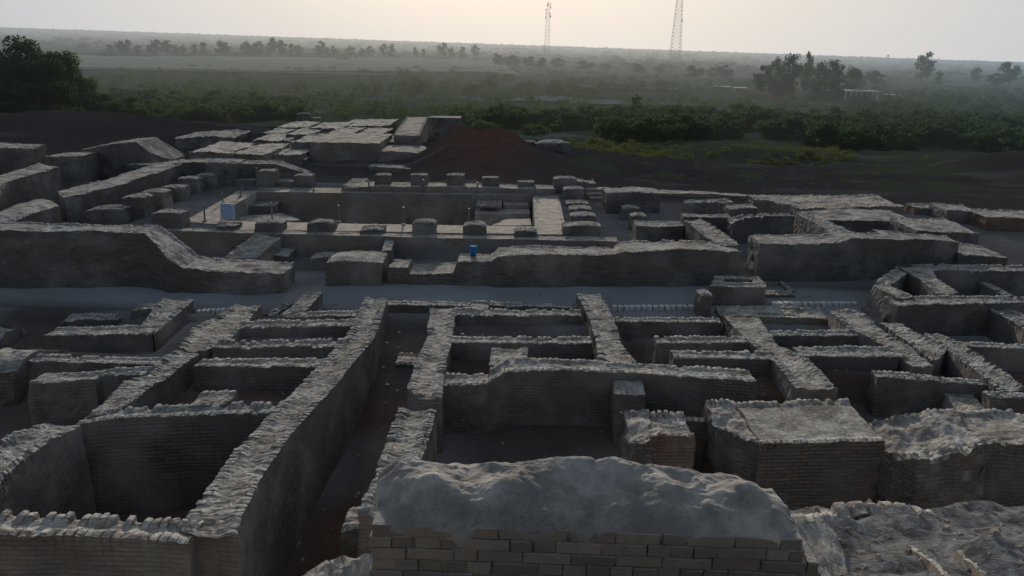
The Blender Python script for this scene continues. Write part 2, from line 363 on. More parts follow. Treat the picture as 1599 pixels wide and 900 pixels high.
fx=ss(Y,8,12)*(1-ss(Y,25,26)); pale=np.maximum(pale,fx*.4*ss(fbm(pp*.35,2,40),.0,.5))
green=(.55+.45*ss(fbm(pp*np.array([.04,.09,1]),3,22),-.1,.35))*ss(Y,76,95); green=np.maximum(green,.9*ss(Y,150,260)*(fbm(pp*.01,3,5)*.3+.6))
green=np.maximum(green,ss(vn(pp*.35,31),.2,.6)*ss(Y,56,64)*ss(X,2,6)*.55)
red=np.clip(1.3*np.exp(-((X+2.2)/3.2)**2-((Y-58)/10)**2),0,1); red=np.maximum(red,.8*(Z<-1.2)*(Y>33)*(Y<47)); red=np.maximum(red,ss(vn(pp*.45,33),.1,.6)*(1-ss(Y,24,26))*ss(Y,9,12)*.8)
mnd=1-ss(Y,9.5,11)
dark=np.maximum(ss(Y,47,53),ss(Y,43,46)*ss(X,3,6))*(1-.35*ss(Y,200,500))*(.85+.15*vn(pp*.1,71)); pale=pale*(1-.45*ss(Y,60,75)); green=np.clip(green*1.25,0,1)
pale=np.maximum(pale,.16*ss(vn(pp*np.array([.10,.45,1]),77),.35,.75)*ss(Y,50,56)*(1-ss(Y,85,95)))
m=M('site_soil'); nt=nodes(m)
def at(k): n=N(nt,'ShaderNodeAttribute'); n.attribute_name=k; return n.outputs['Fac']
na=noise(nt,.8,6,.6); nb_=noise(nt,6.,5,.65); nc=noise(nt,40.,3,.6); nd=noise(nt,.09,5,.6)
c=mixc(nt,na,(.12,.102,.09),(.22,.19,.17))
c=mixc(nt,ramp(nt,nd,[(.4,(0,0,0)),(.65,(1,1,1))]).outputs[0],c,(.085,.072,.066))
c=mixc(nt,at('dark'),c,mixc(nt,nb_,(.055,.044,.042),(.17,.14,.125)))
c=mixc(nt,at('red'),c,mixc(nt,nb_,(.09,.048,.036),(.26,.15,.11)))
c=mixc(nt,math_(nt,'MULTIPLY',at('green'),ramp(nt,nb_,[(.3,(.4,.4,.4)),(.6,(1,1,1))]).outputs[0]),c,(.12,.16,.075))
c=mixc(nt,at('pale'),c,mixc(nt,nb_,(.31,.31,.32),(.43,.43,.43)))
c=mixc(nt,math_(nt,'MULTIPLY',at('mnd'),1.),c,mixc(nt,ramp(nt,nb_,[(.38,(0,0,0)),(.62,(1,1,1))]).outputs[0],(.17,.155,.145),(.46,.45,.43)))
c=mixc(nt,math_(nt,'MULTIPLY',ramp(nt,nc,[(.62,(0,0,0)),(.74,(.5,.5,.5))]).outputs[0],math_(nt,'SUBTRACT',1.,at('dark'))),c,(.3,.28,.26))
c=mixc(nt,ramp(nt,nc,[(.26,(.5,.5,.5)),(.40,(0,0,0))]).outputs[0],c,(.035,.03,.026))
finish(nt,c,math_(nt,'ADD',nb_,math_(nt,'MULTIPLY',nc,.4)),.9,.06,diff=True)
g=mesh_obj('ground',np.stack([X,Y,Z],-1).reshape(-1,3),q,m,attrs=dict(dark=dark.ravel(),pale=pale.ravel(),green=green.ravel(),red=red.ravel(),mnd=mnd.ravel()),smooth=True); g['kind']='structure'
def gnd(x,y): return float(gz(np.array([x]),np.array([y]))[0])
def sheet(name,px,z,mat,kind='structure'):
    pts=[P(a,b,z) for a,b in px]; return tag(mesh_obj(name,pts,[list(range(len(pts)))[::-1]],mat),kind=kind)
MFIELD=mat_simple('stubble_field',(.50,.47,.33),(.40,.38,.26),.02,diff=True); MFIELD2=mat_simple('green_field',(.13,.15,.07),(.3,.29,.17),.015,diff=True); MDUST=mat_simple('dusty_track',(.36,.33,.3),(.25,.23,.2),.2,diff=True)
sheet('stubble_field',[(60,104),(420,110),(760,112),(812,117),(775,92),(680,91),(300,88),(60,86)],-1.2,MFIELD)
sheet('green_field',[(0,86),(160,84),(160,66),(0,62)],-1.0,MFIELD2)
sheet('pale_track',[(113,106),(430,111),(640,116),(640,118),(430,113.2),(113,107.5)],-1.05,MDUST)
sheet('pale_clearing',[(782,157),(830,149),(905,152),(980,158),(1010,162),(940,163),(860,158)],-1.9,MDUST)
sheet('pale_trail',[(905,133),(960,135),(1060,138),(1060,140),(960,137.5),(905,135)],-1.5,MDUST)
sheet('red_earth_track',[(1150,141),(1215,150),(1260,160),(1275,166),(1225,160),(1170,148)],-1.8,mat_simple('red_earth',(.16,.075,.055),(.12,.07,.05),.3,diff=True))
# ================================================================== FRONT COMPLEX
fz=-2.2
F1='long straight brick wall beside the sunken lane, '
ew('brick_wall','widest long brick wall running away along the left of the sunken lane',[(571,465,605,467,.5),(541,530,583,530,.7),(467,602,523,602,.9),(393,680,457,673,1.0),(347,730,413,737,1.05),(293,808,377,806,1.1),(283,832,368,840,1.05)],fz,ero=.03)
cw('brick_wall','brick wall across the bottom left corner with a toothed near edge',[(-260,798,836,1.12),(100,806,838,1.1),(250,812,842,1.1),(296,816,848,1.06)],fz-.6,teeth=1.2)
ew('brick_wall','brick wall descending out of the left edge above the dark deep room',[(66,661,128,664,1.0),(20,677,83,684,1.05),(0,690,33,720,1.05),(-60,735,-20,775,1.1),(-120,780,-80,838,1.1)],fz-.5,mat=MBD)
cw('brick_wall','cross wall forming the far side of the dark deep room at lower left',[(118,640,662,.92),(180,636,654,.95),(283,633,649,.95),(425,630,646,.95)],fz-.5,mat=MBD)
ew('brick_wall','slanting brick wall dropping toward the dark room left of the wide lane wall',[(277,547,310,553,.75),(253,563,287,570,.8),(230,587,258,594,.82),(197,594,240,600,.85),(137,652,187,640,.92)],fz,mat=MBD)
ew('brick_wall','broad worn wall rising to the street between the left room and the four short cross walls',[(367,476,408,476,.45),(340,497,386,503,.5),(300,513,360,530,.6),(280,546,318,549,.7)],fz)
cw('brick_wall','longest of the short cross walls left of the lane, with a tall shaded face',[(302,561,574,.78),(520,559,573,.8)],fz)
cw('brick_wall','short low cross wall left of the lane, second from the tall shaded one',[(330,533,545,.72),(540,531,542,.74)],fz,teeth=1.1)
cw('brick_wall','short cross wall left of the lane nearest below the thin one by the street',[(366,502,512,.6),(560,498,509,.62)],fz)
cw('brick_wall','thin short cross wall at the street end left of the lane',[(467,487,495,.45),(572,486,494,.45)],fz)
cw('brick_wall','little brick stub standing on the far side of the dark room cross wall',[(297,613,634,.98),(352,611,632,.98)],fz)
ew('brick_wall','short sloping wall stub at the street end of the worn pale path',[(480,457,503,457,.42),(438,492,468,496,.3)],-1.,ero=.05)
ew('brick_wall','small crumbled wall remnant beside the worn pale path',[(445,475,457,474,.2),(412,492,428,493,.15)],-1.,ero=.06)
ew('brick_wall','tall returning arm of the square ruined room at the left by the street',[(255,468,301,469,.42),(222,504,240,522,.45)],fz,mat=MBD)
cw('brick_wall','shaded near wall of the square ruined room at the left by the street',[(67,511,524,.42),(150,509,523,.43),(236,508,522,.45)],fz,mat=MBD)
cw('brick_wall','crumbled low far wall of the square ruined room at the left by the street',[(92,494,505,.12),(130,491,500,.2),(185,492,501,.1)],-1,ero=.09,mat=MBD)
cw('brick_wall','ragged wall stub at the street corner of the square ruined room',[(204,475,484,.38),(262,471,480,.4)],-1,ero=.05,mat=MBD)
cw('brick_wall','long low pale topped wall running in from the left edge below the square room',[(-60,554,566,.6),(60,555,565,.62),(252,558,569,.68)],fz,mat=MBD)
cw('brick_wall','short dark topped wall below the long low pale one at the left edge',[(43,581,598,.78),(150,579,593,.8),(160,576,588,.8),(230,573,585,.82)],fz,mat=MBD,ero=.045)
cw('mud_mass','rounded mass of eroded mud brick at the left edge near the street',[(-70,530,582,.7),(20,534,572,.72),(72,540,562,.4)],fz,mat=MBD,cat='mound',ero=.12,teeth=.2,round_=.5)
cw('mud_mass','small dark eroded hump cut by the left edge beside the street',[(-60,498,520,.5),(2,506,524,.3),(22,515,528,0.)],-1,mat=MBD,cat='mound',ero=.1,teeth=.2,round_=.3)
# middle
cw('brick_wall','very thin straight wall lining the street between lane and middle rooms',[(600,470,476,.22),(733,472,478,.22)],-1.5,teeth=.8)
cw('brick_wall','small square brick pier standing out of the thin street wall',[(733,470,484,.32),(762,470,484,.32)],-1.5)
cw('brick_wall','thin straight wall lining the street right of the small square pier',[(764,472,478,.22),(905,475,481,.22)],-1.5,teeth=.8)
cw('brick_wall','cross wall behind the narrow middle room nearest the street',[(706,483,493,.5),(908,484,494,.5)],fz)
ew('brick_wall','brick wall with wide toothed top along the right of the sunken lane',[(673,482,711,482,.5),(666,530,706,530,.65),(653,563,696,562,.75),(637,606,690,606,.85),(652,622,688,622,.85)],fz)
ew('brick_wall','lower stepped continuation of the toothed wall right of the sunken lane',[(626,638,679,640,.85),(600,702,661,706,.95),(580,755,640,765,1.0),(562,800,632,815,1.0)],fz-.3,teeth=1.3,ero=.04)
block('brick_block','stub of brick buttress jutting into the lane from its right wall',617,662,568,597,-.85,.9,cat='buttress',bury=.8,teeth=1)
block('brick_block','broken brick block low in the lane beside the big foreground block',530,592,826,885,-.9,.8,cat='block',bury=1.2,teeth=1,ero=.05)
cw('brick_wall','cross wall between the narrow middle room and the two small dark chambers',[(704,526,536,.62),(925,526,536,.62)],fz)
ew('brick_wall','short wall dividing the two small dark chambers in the middle',[(768,543,823,543,.75),(764,572,823,572,.8)],fz)
cw('brick_wall','low left section of the cross wall above the dark central room',[(690,583,601,.72),(762,583,601,.76)],fz,ero=.04)
cw('brick_wall','high straight wall above the dark central room with rounded step at its left',[(762,580,598,.78),(792,561,579,.92),(900,561,578,.95),(1000,566,583,.97),(1060,571,589,.97),(1182,577,596,.98)],fz,ero=.035)
block('brick_block','flat topped brick buttress against the high wall of the central room',961,1008,613,690,-.5,1.05,cat='buttress',bury=.6,teeth=.6)
ew('brick_wall','brick wall leading from the street down the right side of the middle rooms',[(901,459,936,460,.5),(921,497,957,497,.62),(932,537,970,537,.75),(935,560,993,568,.93)],fz)
cw('brick_block','short pale brick block with burnt bricks right of the dark central room',[(1018,645,683,.95),(1084,643,683,.95)],fz,cat='block',teeth=1.3,ero=.06,mat=MBR)
cw('brick_block','crumbling outer corner of the short pale brick block',[(985,646,700,.75),(1018,645,690,.9)],fz,cat='block',teeth=1.,ero=.12,batter=.1)
# right front
cw('brick_wall','thin wall right of the middle rooms, nearest to the street',[(955,496,503,.45),(1128,496,503,.45)],fz)
ew('brick_wall','brick wall slanting down toward the big flat block on the right',[(1131,494,1184,496,.55),(1166,530,1214,540,.72),(1209,565,1254,558,.9),(1246,608,1308,608,.95)],fz)
cw('brick_wall','short wall with toothed top right of the middle rooms, second from the street',[(1026,526,536,.7),(1170,526,536,.7)],fz)
cw('brick_wall','pale topped cross wall joining the slanting wall from the left',[(1052,547,559,.85),(1215,550,563,.88)],fz)
cw('brick_wall','wide cross wall right of the slanting wall with a blue grey face',[(1252,540,556,.8),(1405,542,558,.82)],fz,mat=MBD)
cw('brick_wall','narrow grey cross wall above the wide blue grey one on the right',[(1200,516,524,.6),(1340,516,524,.6)],fz,mat=MBD)
cw('brick_wall','thin low wall between the short pale block and the big flat block',[(1064,650,657,.55),(1122,650,657,.55)],fz)
ew('brick_wall','light toothed wall slanting down right, left one of the channel pair',[(1296,487,1343,489,.5),(1323,511,1372,513,.65),(1383,541,1420,543,.75),(1426,574,1455,574,.8)],fz)
ew('brick_wall','grey wall slanting down right, right one of the channel pair',[(1374,505,1407,506,.55),(1412,530,1440,526,.68),(1459,566,1480,545,.72)],fz,ero=.05)
ew('brick_wall','long narrow wall slanting to the right edge past the channel pair',[(1443,520,1466,520,.6),(1493,557,1515,548,.75),(1530,585,1556,573,.8),(1561,612,1601,609,.85)],fz,mat=MBD)
cw('brick_wall','dark wall running to the right edge from the long narrow slanting wall',[(1486,533,540,.65),(1680,540,549,.67)],fz,mat=MBD)
cw('brick_wall','thin wall at the right edge below the long narrow slanting wall',[(1548,611,620,.85),(1700,616,626,.87)],fz,mat=MBD)
cw('brick_wall','freestanding thin wall panel above the eroded mound on the right',[(1370,581,590,.72),(1450,586,594,.72),(1543,594,602,.74)],fz,mat=MBD)
ew('mud_ramp','smooth pale mud ramp behind the freestanding thin wall panel',[(1468,606,1500,602,.35),(1500,650,1552,645,.6)],-1.6,cat='ramp',mat=MMUD,teeth=.1,ero=.05)
cw('brick_block','big flat topped brick block with weedy centre at right of the foreground',[(1189,628,694,.95),(1380,624,688,.98)],fz,cat='block',teeth=1.3,ero=.04,mat=MB)
cw('brick_block','crumbled left shoulder of the big flat topped block',[(1122,628,668,.8),(1150,627,682,.86),(1192,630,692,.9)],fz,cat='block',teeth=1.3,ero=.10,batter=.12)
cw('brick_block','massive eroded brick block at the right edge with a ragged left slope',[(1540,642,694,1.1),(1720,640,700,1.2)],fz,cat='block',ero=.09,mat=MB)
cw('mud_mass','ragged collapsed slope on the left of the massive eroded block',[(1392,668,712,.72),(1430,652,712,.95),(1545,642,697,1.08)],fz,cat='rubble slope',ero=.15,teeth=.6,batter=.3,capbulge=.3)
# hexagonal room by the street
HX=-.9
cw('brick_wall','long far wall of the sloping sided building at the right edge',[(1440,413,423,.9),(1600,415,424,.9),(1760,421,430,.9)],HX,mat=MBD)
ew('brick_wall','inner slanting wall of the sloping sided building at the right edge',[(1404,418,1450,416,.95),(1437,436,1466,436,.88),(1462,458,1496,459,.8)],HX)
ew('brick_wall','outer slanting wall of the sloping sided building, nearest the street',[(1364,446,1382,444,.85),(1400,466,1428,464,.85)],HX,batter=.55,mat=MB)
ew('brick_wall','short corner wall closing the street end of the sloping sided building',[(1400,418,1420,424,.9),(1367,441,1386,447,.85)],HX,ero=.05)
cw('brick_wall','near wall of the sloping sided building with a broad dark face',[(1402,464,478,.8),(1500,462,475,.8),(1600,463,474,.8),(1760,470,482,.8)],HX,mat=MBD)
ew('brick_wall','thin inner partition slanting inside the sloping sided building',[(1524,440,1534,439,.45),(1570,462,1582,462,.5)],HX,mat=MBD)
ew('brick_wall','wall stub slanting out of the right edge below the sloping sided building',[(1538,479,1566,479,.6),(1585,504,1620,500,.65),(1640,545,1685,538,.7)],fz,mat=MBD)
cw('paved_platform','low patch of rough brick paving beside the hollow square pier',[(1128,478,494,.2),(1300,480,498,.2)],-1.,cat='platform',ero=.05,mat=MBR)
cw('brick_wall','crumbled kerb of bricks at the corner of the rough paving',[(1310,484,490,.35),(1350,486,493,.4)],-1.,ero=.09)
# hollow square pier
e=empty('well_box',tuple(P(1150,478,0)),'hollow square brick box with a dark opening standing on the street','well')
z0=H(1160,444,474,0)
def wb(n,pts): 
    o=strip(n,None,[(P(a,b,z0),P(c,d,z0),z0) for a,b,c,d in pts],-.3,parent=e,teeth=.5,ero=.02)
    o.location=-np.array(P(1150,478,0))
wb('front_wall',[(1116,440,1108,447),(1194,442,1196,449)]); wb('back_wall',[(1116,431,1114,436),(1186,432,1188,437)])
wb('side_wall',[(1116,436.5,1132,436.5),(1110,441,1130,441)]); wb('side_wall',[(1174,437,1188,437),(1177,442.5,1194,442.5)])
block('brick_block','plain block leaning against the left side of the hollow square box',1094,1113,460,497,0,.7,cat='block')
cw('brick_wall','low open brick frame lying right of the hollow square box',[(1196,455,461,.1),(1241,455,461,.1)],-.5,teeth=.5)
ew('brick_wall','short kerb closing the right side of the low open brick frame',[(1216,441,1223,441,.1),(1231,454,1241,454,.1)],-.5,teeth=.5)
# kerb bricks along the street
def kerbs(x0,x1,y0,y1,n,lab,grp):
    for i in range(n):
        t=(i+.5)/n; c=P(x0+(x1-x0)*t,y0+(y1-y0)*t,.06); g_=G(); l=abs(P(x1,y1,0)[0]-P(x0,y0,0)[0])/n
        g_.box((0,0,.04),(l*random.uniform(.72,.9),.30*random.uniform(.8,1.1),.22),random.uniform(-.1,.1),.88,.008)
        o=g_.build('kerb_brick',MSTONE); o.location=(c[0],c[1],0); tag(o,lab,'brick',grp)
kerbs(308,352,489,486,6,'pale brick in the short kerb row left of the worn pale path','pale kerb bricks left of the path')
kerbs(955,1092,482,481,15,'pale brick in the kerb row between the middle rooms and the hollow box','pale kerb bricks left of the hollow box')
kerbs(1203,1338,476,476,14,'pale brick in the kerb row right of the hollow box','pale kerb bricks right of the hollow box')
# ================================================================== BEYOND THE STREET
cw('brick_wall','tall plain wall at the left behind the street, collapsing down to its right',[(-120,346,360,1.95),(100,350,361,1.96),(225,353,364,1.9),(242,366,380,1.6),(262,384,402,1.25),(285,400,418,.85),(330,404,424,.78),(385,408,427,.75),(443,411,428,.66)],-.4,ero=.06,teeth=.6,mat=MBD)
block('brick_block','squat wide brick block in the gap between the two street walls',508,596,406,446,0,1.6,round_=.1,cat='block',teeth=.6,batter=.1)
ew('brick_wall','narrow wall running back from the squat wide block toward the terrace',[(603,374,616,374,.75),(596,392,610,392,.8)],-.4,ero=.04,mat=MBD)
block('brick_block','low brick block behind the squat wide block',484,545,400,416,0,.9,cat='block')
block('brick_block','low rounded block behind the end of the collapsing wall',390,450,396,412,0,1.2,round_=.1,cat='block')
ew('mud_wall','curved eroded wall climbing to the bath terrace behind the collapsing wall',[(352,404,400,404,.45),(372,385,420,388,.7),(400,366,436,372,.9)],-.4,ero=.07,teeth=.3,mat=MMUD)
cw('brick_wall','long eroded wall right of centre behind the street, stepped low at its left end',[(607,406,418,.62),(636,406,418,.62),(640,413,429,.38),(708,410,428,.42),(714,397,410,.85),(765,396,408,.9),(778,386,401,1.15),(833,384,399,1.2),(963,386,398,1.2),(975,378,394,1.32),(1060,376,391,1.38),(1120,377,391,1.38),(1157,383,394,1.22)],-.4,ero=.05,teeth=.8)
cw('terrace_wall','long low retaining wall carrying the near side of the bath terrace',[(232,356,360,.92),(460,361,366,.92),(700,367,372,.92),(965,371,377,.92)],-.4,teeth=.15,ero=.02,cat='wall',mat=MMUD)
block('brick_block','pale stub joining the terrace wall near its right end',915,948,386,392,.2,1.6,cat='block',teeth=.3)
block('brick_block','pale buttress between the terrace and the long eroded wall',748,776,386,400,.2,1.4,cat='block',teeth=.3)
# bath tank
tank=empty('bath_tank',tuple(P(590,350,0)*np.array([1,1,0])),'large sunken brick bath tank with pale paved rim and steps','tank')
tl=np.array(tank.location)
def tp(n,pts,zb,zt=PAV,mat=MPAVE,**k):
    k.setdefault('ero',.012)
    o=strip(n,None,[(P(a,b,zt),P(c,d,zt),zt) for a,b,c,d in pts],zb,parent=tank,teeth=0,batter=.02,mat=mat,**k); o.location=-tl; return o
tp('rim',[(344,345,338,358),(590,350,586,362),(838,354,838,366)],-1.7)
tp('rim',[(404,293,398,300),(600,294,598,302),(870,299,872,306)],-1.7,mat=MMUD)
tp('rim',[(372,298,404,298),(330,322,362,322),(286,346,338,350)],-1.7)
tp('rim',[(832,303,872,303),(834,330,878,330),(836,366,886,366)],-1.7)
tp('ledge',[(404,318,398,328),(640,328,640,340),(740,316,742,322)],-1.7,-.35,mat=MBR)
tp('inner_wall',[(402,309,436,309),(398,315,432,315)],-1.7,.1,mat=MBR)
tp('inner_wall',[(440,322,520,323),(438,328,518,329)],-1.7,-.1,mat=MBR)
tp('step',[(380,312,440,312),(372,322,430,322)],-1.7,.45,mat=MBD)
tp('step',[(372,338,440,333),(366,346,470,344)],-1.7,.2,mat=MBD)
tp('step',[(786,312,824,312),(786,320,826,320)],-1.7,.55)
tp('step',[(742,326,826,326),(742,334,828,334)],-1.7,.35)
tp('step',[(790,342,828,342),(768,352,830,352)],-1.7,.6)
# plank platform
wp=empty('plank_platform',tuple(P(764,325,.5)),'grey corrugated plank platform over the steps inside the bath tank','platform')
g_=G(); w0=P(743,326,.5);w1=P(783,326,.5); dx=(w1[0]-w0[0])/13
for i in range(13): g_.box((w0[0]-wp.location[0]+dx*(i+.5),.75,.12+.02*math.sin(i*2.3)),(dx*.78,1.9,.06))
g_.build('plank',MWOOD,wp)
for yy in (.1,1.4):
    g2=G(); g2.box((0,yy,.03),(w1[0]-w0[0],.1,.1)); g2.build('joist',MWOOD,wp)
for a in (-.5,.5):
    for yy in (.1,1.4): g2=G(); g2.box((a,yy,-.95),(.1,.1,1.8)); g2.build('leg',MWOOD,wp)
# piers
ordn=['first','second','third','fourth','fifth','sixth','seventh','eighth','ninth']
near=[(237,283,331,357,.55,''),(339,368,352,360,0,''),(396,440,346,363,.5,''),(479,519,346,363,.5,''),(562,598,358,366,.3,''),(643,680,346,367,.55,''),(724,759,350,368,.55,''),(803,838,360,371,.3,'')]
nl=['broad shaded pier, leftmost in the near row of the bath','low worn pier under the blue signboard','ragged cornered pier right of the blue signboard','rounded pier between the blue signboard and the low flat pier','low flat pier stump in the near row of the bath','tallest rounded pier in the middle of the near row of the bath','square shouldered pier, second from the right in the near row of the bath','worn down pier stump at the right end of the near row of the bath']
for (a,b,c,d,de,_),l in zip(near,nl): block('brick_pier',l,a,b,c,d,PAV,.8,group='piers of the near row of the bath',round_=[.05,.03,.08,.09,.04,.1,.06,.05][nl.index(l)],ero=.045,teeth=.7)
far=[(585,609,273,297),(641,667,273,297),(697,725,273,297),(753,779,278,299),(808,834,284,300)]
fl_=['square pier, leftmost of the far row beyond the bath','square pier, second from the left in the far row beyond the bath','square pier in the middle of the far row beyond the bath','square pier, second from the right in the far row beyond the bath','lowest square pier at the right end of the far row beyond the bath']
for (a,b,c,d),l in zip(far,fl_): block('brick_pier',l,a,b,c,d,PAV,.7,group='piers of the far row of the bath',round_=.02,ero=.035,teeth=.4)
cw('brick_wall','low wall linking the far row of square piers',[(536,286,294,1.05),(590,284,291,1.2),(700,286,292,1.2),(868,290,296,1.2)],0.,teeth=.3,mat=MMUD)
ew('brick_wall','low wall turning back from the left end of the far pier row',[(552,279,575,279,1.1),(534,290,560,294,1.1)],0.,teeth=.3,mat=MMUD)
left=[(133,193,326,352),(190,225,307,346),(220,253,299,337),(247,283,292,320),(275,309,278,306),(304,333,273,301)]
ll=['broad dark pier, nearest in the left row of the bath','narrow pier behind the broad dark one in the left row','third pier from the front in the left row of the bath','wide pier in the middle of the left row of the bath','fifth pier from the front in the left row of the bath','farthest freestanding pier of the left row of the bath']
for (a,b,c,d),l in zip(left,ll): block('brick_pier',l,a,b,c,d,.7,1.,group='piers of the left row of the bath',round_=.06,ero=.05,bury=.7,teeth=.3,mat=MBD)
block('brick_pier','tall pier with a flat top at the far left corner of the bath',321,345,253,292,.85,.8,teeth=.3,mat=MBD); block('brick_pier','tall dark pier set against the wall at the far left corner of the bath',346,366,254,290,.85,.8,teeth=.3,mat=MBD)
block('brick_pier','square pier standing alone behind the left end of the tank',401,428,266,292,PAV,.8,teeth=.3); block('brick_pier','low square pier right of the lone one behind the left end of the tank',458,487,273,292,PAV,.8,teeth=.3)
cw('brick_wall','low wall between the square piers behind the left end of the tank',[(366,277,281,1.15),(460,280,284,1.15)],.2,teeth=.3,mat=MMUD)
cw('brick_wall','wall with pale top ending in a curve behind the left end of the tank',[(366,250,255,1.95),(430,252,257,1.9),(455,260,264,1.6),(480,268,272,1.3)],.2,teeth=.3,mat=MBD)
right=[(880,912,294,312),(884,919,316,323),(889,924,325,335),(891,931,336,347),(880,938,351,368)]
rl=['squarish pier at the far end of the right column beside the pale rim','second pier from the far end of the right column beside the pale rim','third low pier in the right column beside the pale rim','fourth low pier in the right column beside the pale rim','widest low pier at the near end of the right column beside the pale rim']
for (a,b,c,d),l in zip(right,rl): block('brick_pier',l,a,b,c,d,.85,.9,group='piers of the right column of the bath',bury=.8,round_=.06,teeth=.4)
right2=[(964,990,312,323),(972,1000,323,333),(986,1011,335,346)]
rl2=['farthest small pier of the short right hand trio','middle small pier of the short right hand trio','nearest small pier of the short right hand trio']
for (a,b,c,d),l in zip(right2,rl2): block('brick_pier',l,a,b,c,d,.6,.8,group='small piers of the short right hand trio',bury=.6,round_=.1,teeth=.4)
cw('brick_wall','low dark wall at the near end of the short pier trio',[(994,344,353,1.05),(1030,346,355,.98),(1068,346,353,.98)],-.4,teeth=.5,mat=MBD)
block('brick_block','corner block with a jutting top at the far right corner of the bath',865,900,278,302,PAV,.9,cat='block',teeth=.4)
cw('brick_wall','eroded low wall trailing right from the far right corner block',[(893,276,283,1.2),(930,282,288,.9)],0,ero=.09,teeth=.3)
block('brick_block','broad rounded block right of the small trio beyond the bath',946,1032,299,332,.3,1.6,cat='block',round_=.1,ero=.05,mat=MBD)
for i,(a,b,c) in enumerate(((913,293,953),(917,300,950),(921,307,944))):
    cw('brick_step',['highest narrow step beside the broad rounded block','middle narrow step beside the broad rounded block','lowest narrow step beside the broad rounded block'][i],[(a,b,b+3.2,.75-.15*i),(c,b-1,b+2.2,.75-.15*i)],-.2,cat='step',teeth=.2,mat=MMUD)
# left far walls
lm=dict(mat=MBD,teeth=.35,ero=.05)
ew('brick_wall','long shaded wall rising from the left edge behind the pillars',[(88,300,100,309,1.75),(160,282,185,290,1.85),(235,258,258,266,1.9),(285,248,300,252,1.9)],-.3,**lm)
cw('brick_wall','dark wall running back behind the left row of piers to the far corner',[(252,252,258,1.9),(300,247,253,2.0),(370,249,255,2.0)],0,**lm)
ew('brick_wall','wall rising from the left edge second from the bottom, with pale top',[(-60,290,-40,310,2.0),(0,274,14,284,2.1),(60,256,92,261,2.2)],-.3,**lm)
cw('brick_wall','short high wall with slanted end behind the long shaded wall',[(68,239,246,2.3),(128,237,244,2.3)],-.3,**lm)
cw('brick_wall','highest wall at the far left, its top sliding down to the right',[(128,226,234,2.3),(175,217,225,2.75),(212,214,222,2.75),(235,230,240,2.1),(268,243,250,1.6)],-.3,**lm)
cw('brick_wall','dark wall end cut by the left edge below the earth mound',[(-60,222,230,2.2),(42,226,232,2.1)],-.3,**lm)
ew('brick_wall','rounded wall end at the left edge just above the tall plain wall',[(-50,345,0,352,1.6),(20,318,50,330,1.75),(60,308,92,318,1.7)],-.3,round_=.15,**lm)
cw('brick_wall','thin wall crossing behind the long shaded wall toward the far corner',[(196,255,258,1.7),(252,255,258,1.7)],-.3,**lm)
# granary platform, terraces
MTER=mat_brick('sunlit_terrace_brick',side=(.2,.18,.16),top=(.62,.60,.55),top2=(.3,.28,.255))  # terrace brick with the bright sunlit look of its tops painted into their colour
gm=dict(mat=MTER,teeth=.6,ero=.085,cat='platform')
cw('brick_platform','left block of the lowest long pale step of the far platform at its left',[(296,222.0,237.0,1.45),(359,223.1,239.2,1.39)],-.2,**gm)
cw('brick_platform','middle sagging block of the lowest long pale step of the far platform at its left',[(364,224.2,240.3,1.59),(412,225.0,242.0,1.53)],-.2,**gm)
cw('brick_platform','right block of the lowest long pale step of the far platform at its left',[(417,223.1,240.2,1.35),(470,224.0,242.0,1.29)],-.2,**gm)
cw('brick_platform','dark ledge below the lowest long pale step of the far platform',[(330,247,252,1.),(440,246,252,1.)],-.2,**gm)
cw('brick_platform','pale rubble topped bank at the far left of the far platform',[(272,206,216,1.3),(330,203,214,1.5),(360,205,216,1.3)],-.2,mat=MBD,teeth=.3,ero=.1,cat='platform')
cw('brick_platform','left half of the second step of the far platform with a pale worn top',[(395,208.0,219.0,1.60),(449,208.5,220.5,1.54)],-.2,**gm)
cw('brick_platform','right half of the second step of the far platform with a pale worn top',[(454,209.5,221.6,1.74),(505,210.0,223.0,1.68)],-.2,**gm)
cw('brick_platform','left part of the third step of the far platform with broken pale top',[(410,199.0,208.0,1.65),(442,199.3,208.6,1.59)],-.2,**gm)
cw('brick_platform','middle part of the third step of the far platform with broken pale top',[(447,200.3,209.7,1.79),(485,200.7,210.4,1.73)],-.2,**gm)
cw('brick_platform','right part of the third step of the far platform with broken pale top',[(490,198.7,208.5,1.55),(520,199.0,209.0,1.49)],-.2,**gm)
cw('brick_platform','left slab of the highest step of the far platform at its left end',[(432,190.0,199.0,1.70),(477,190.0,199.4,1.64)],-.2,**gm)
cw('brick_platform','right slab of the highest step of the far platform at its left end',[(482,191.0,200.5,1.84),(532,191.0,201.0,1.78)],-.2,**gm)
block('brick_pier','little standing stump on top of the far platform',462,482,177,190,1.5,.8,mat=MBD)
block('brick_pier','small leaning stump right of the standing one on the far platform',486,500,184,190,1.5,.6,mat=MB)
cw('brick_block','tall pale faced block in the middle of the far platform',[(484,208,222,1.9),(592,209,224,1.9)],-.2,mat=MMUD,teeth=.4,ero=.05,cat='block')
cw('brick_platform','left piece of the worn top behind the tall pale faced block',[(512,199.0,208.0,1.75),(553,199.0,208.5,1.69)],-.2,**gm)
cw('brick_platform','right piece of the worn top behind the tall pale faced block',[(558,200.0,209.5,1.89),(598,200.0,210.0,1.83)],-.2,**gm)
cw('brick_platform','farthest worn top behind the tall pale faced block',[(530,187,197,1.75),(605,186,197,1.75)],-.2,**gm)
ew('brick_block','bright topped strip wall at the right of the far platform',[(635,183,668,183,2.15),(618,205,658,206,2.1),(615,211,656,212,2.05)],-.2,cat='block',teeth=.4,ero=.04,mat=MMUD)
cw('brick_block','rounded lower block under the bright topped strip wall',[(590,224,234,1.5),(658,226,237,1.45)],-.2,mat=MMUD,teeth=.3,ero=.05,cat='block',round_=.1)
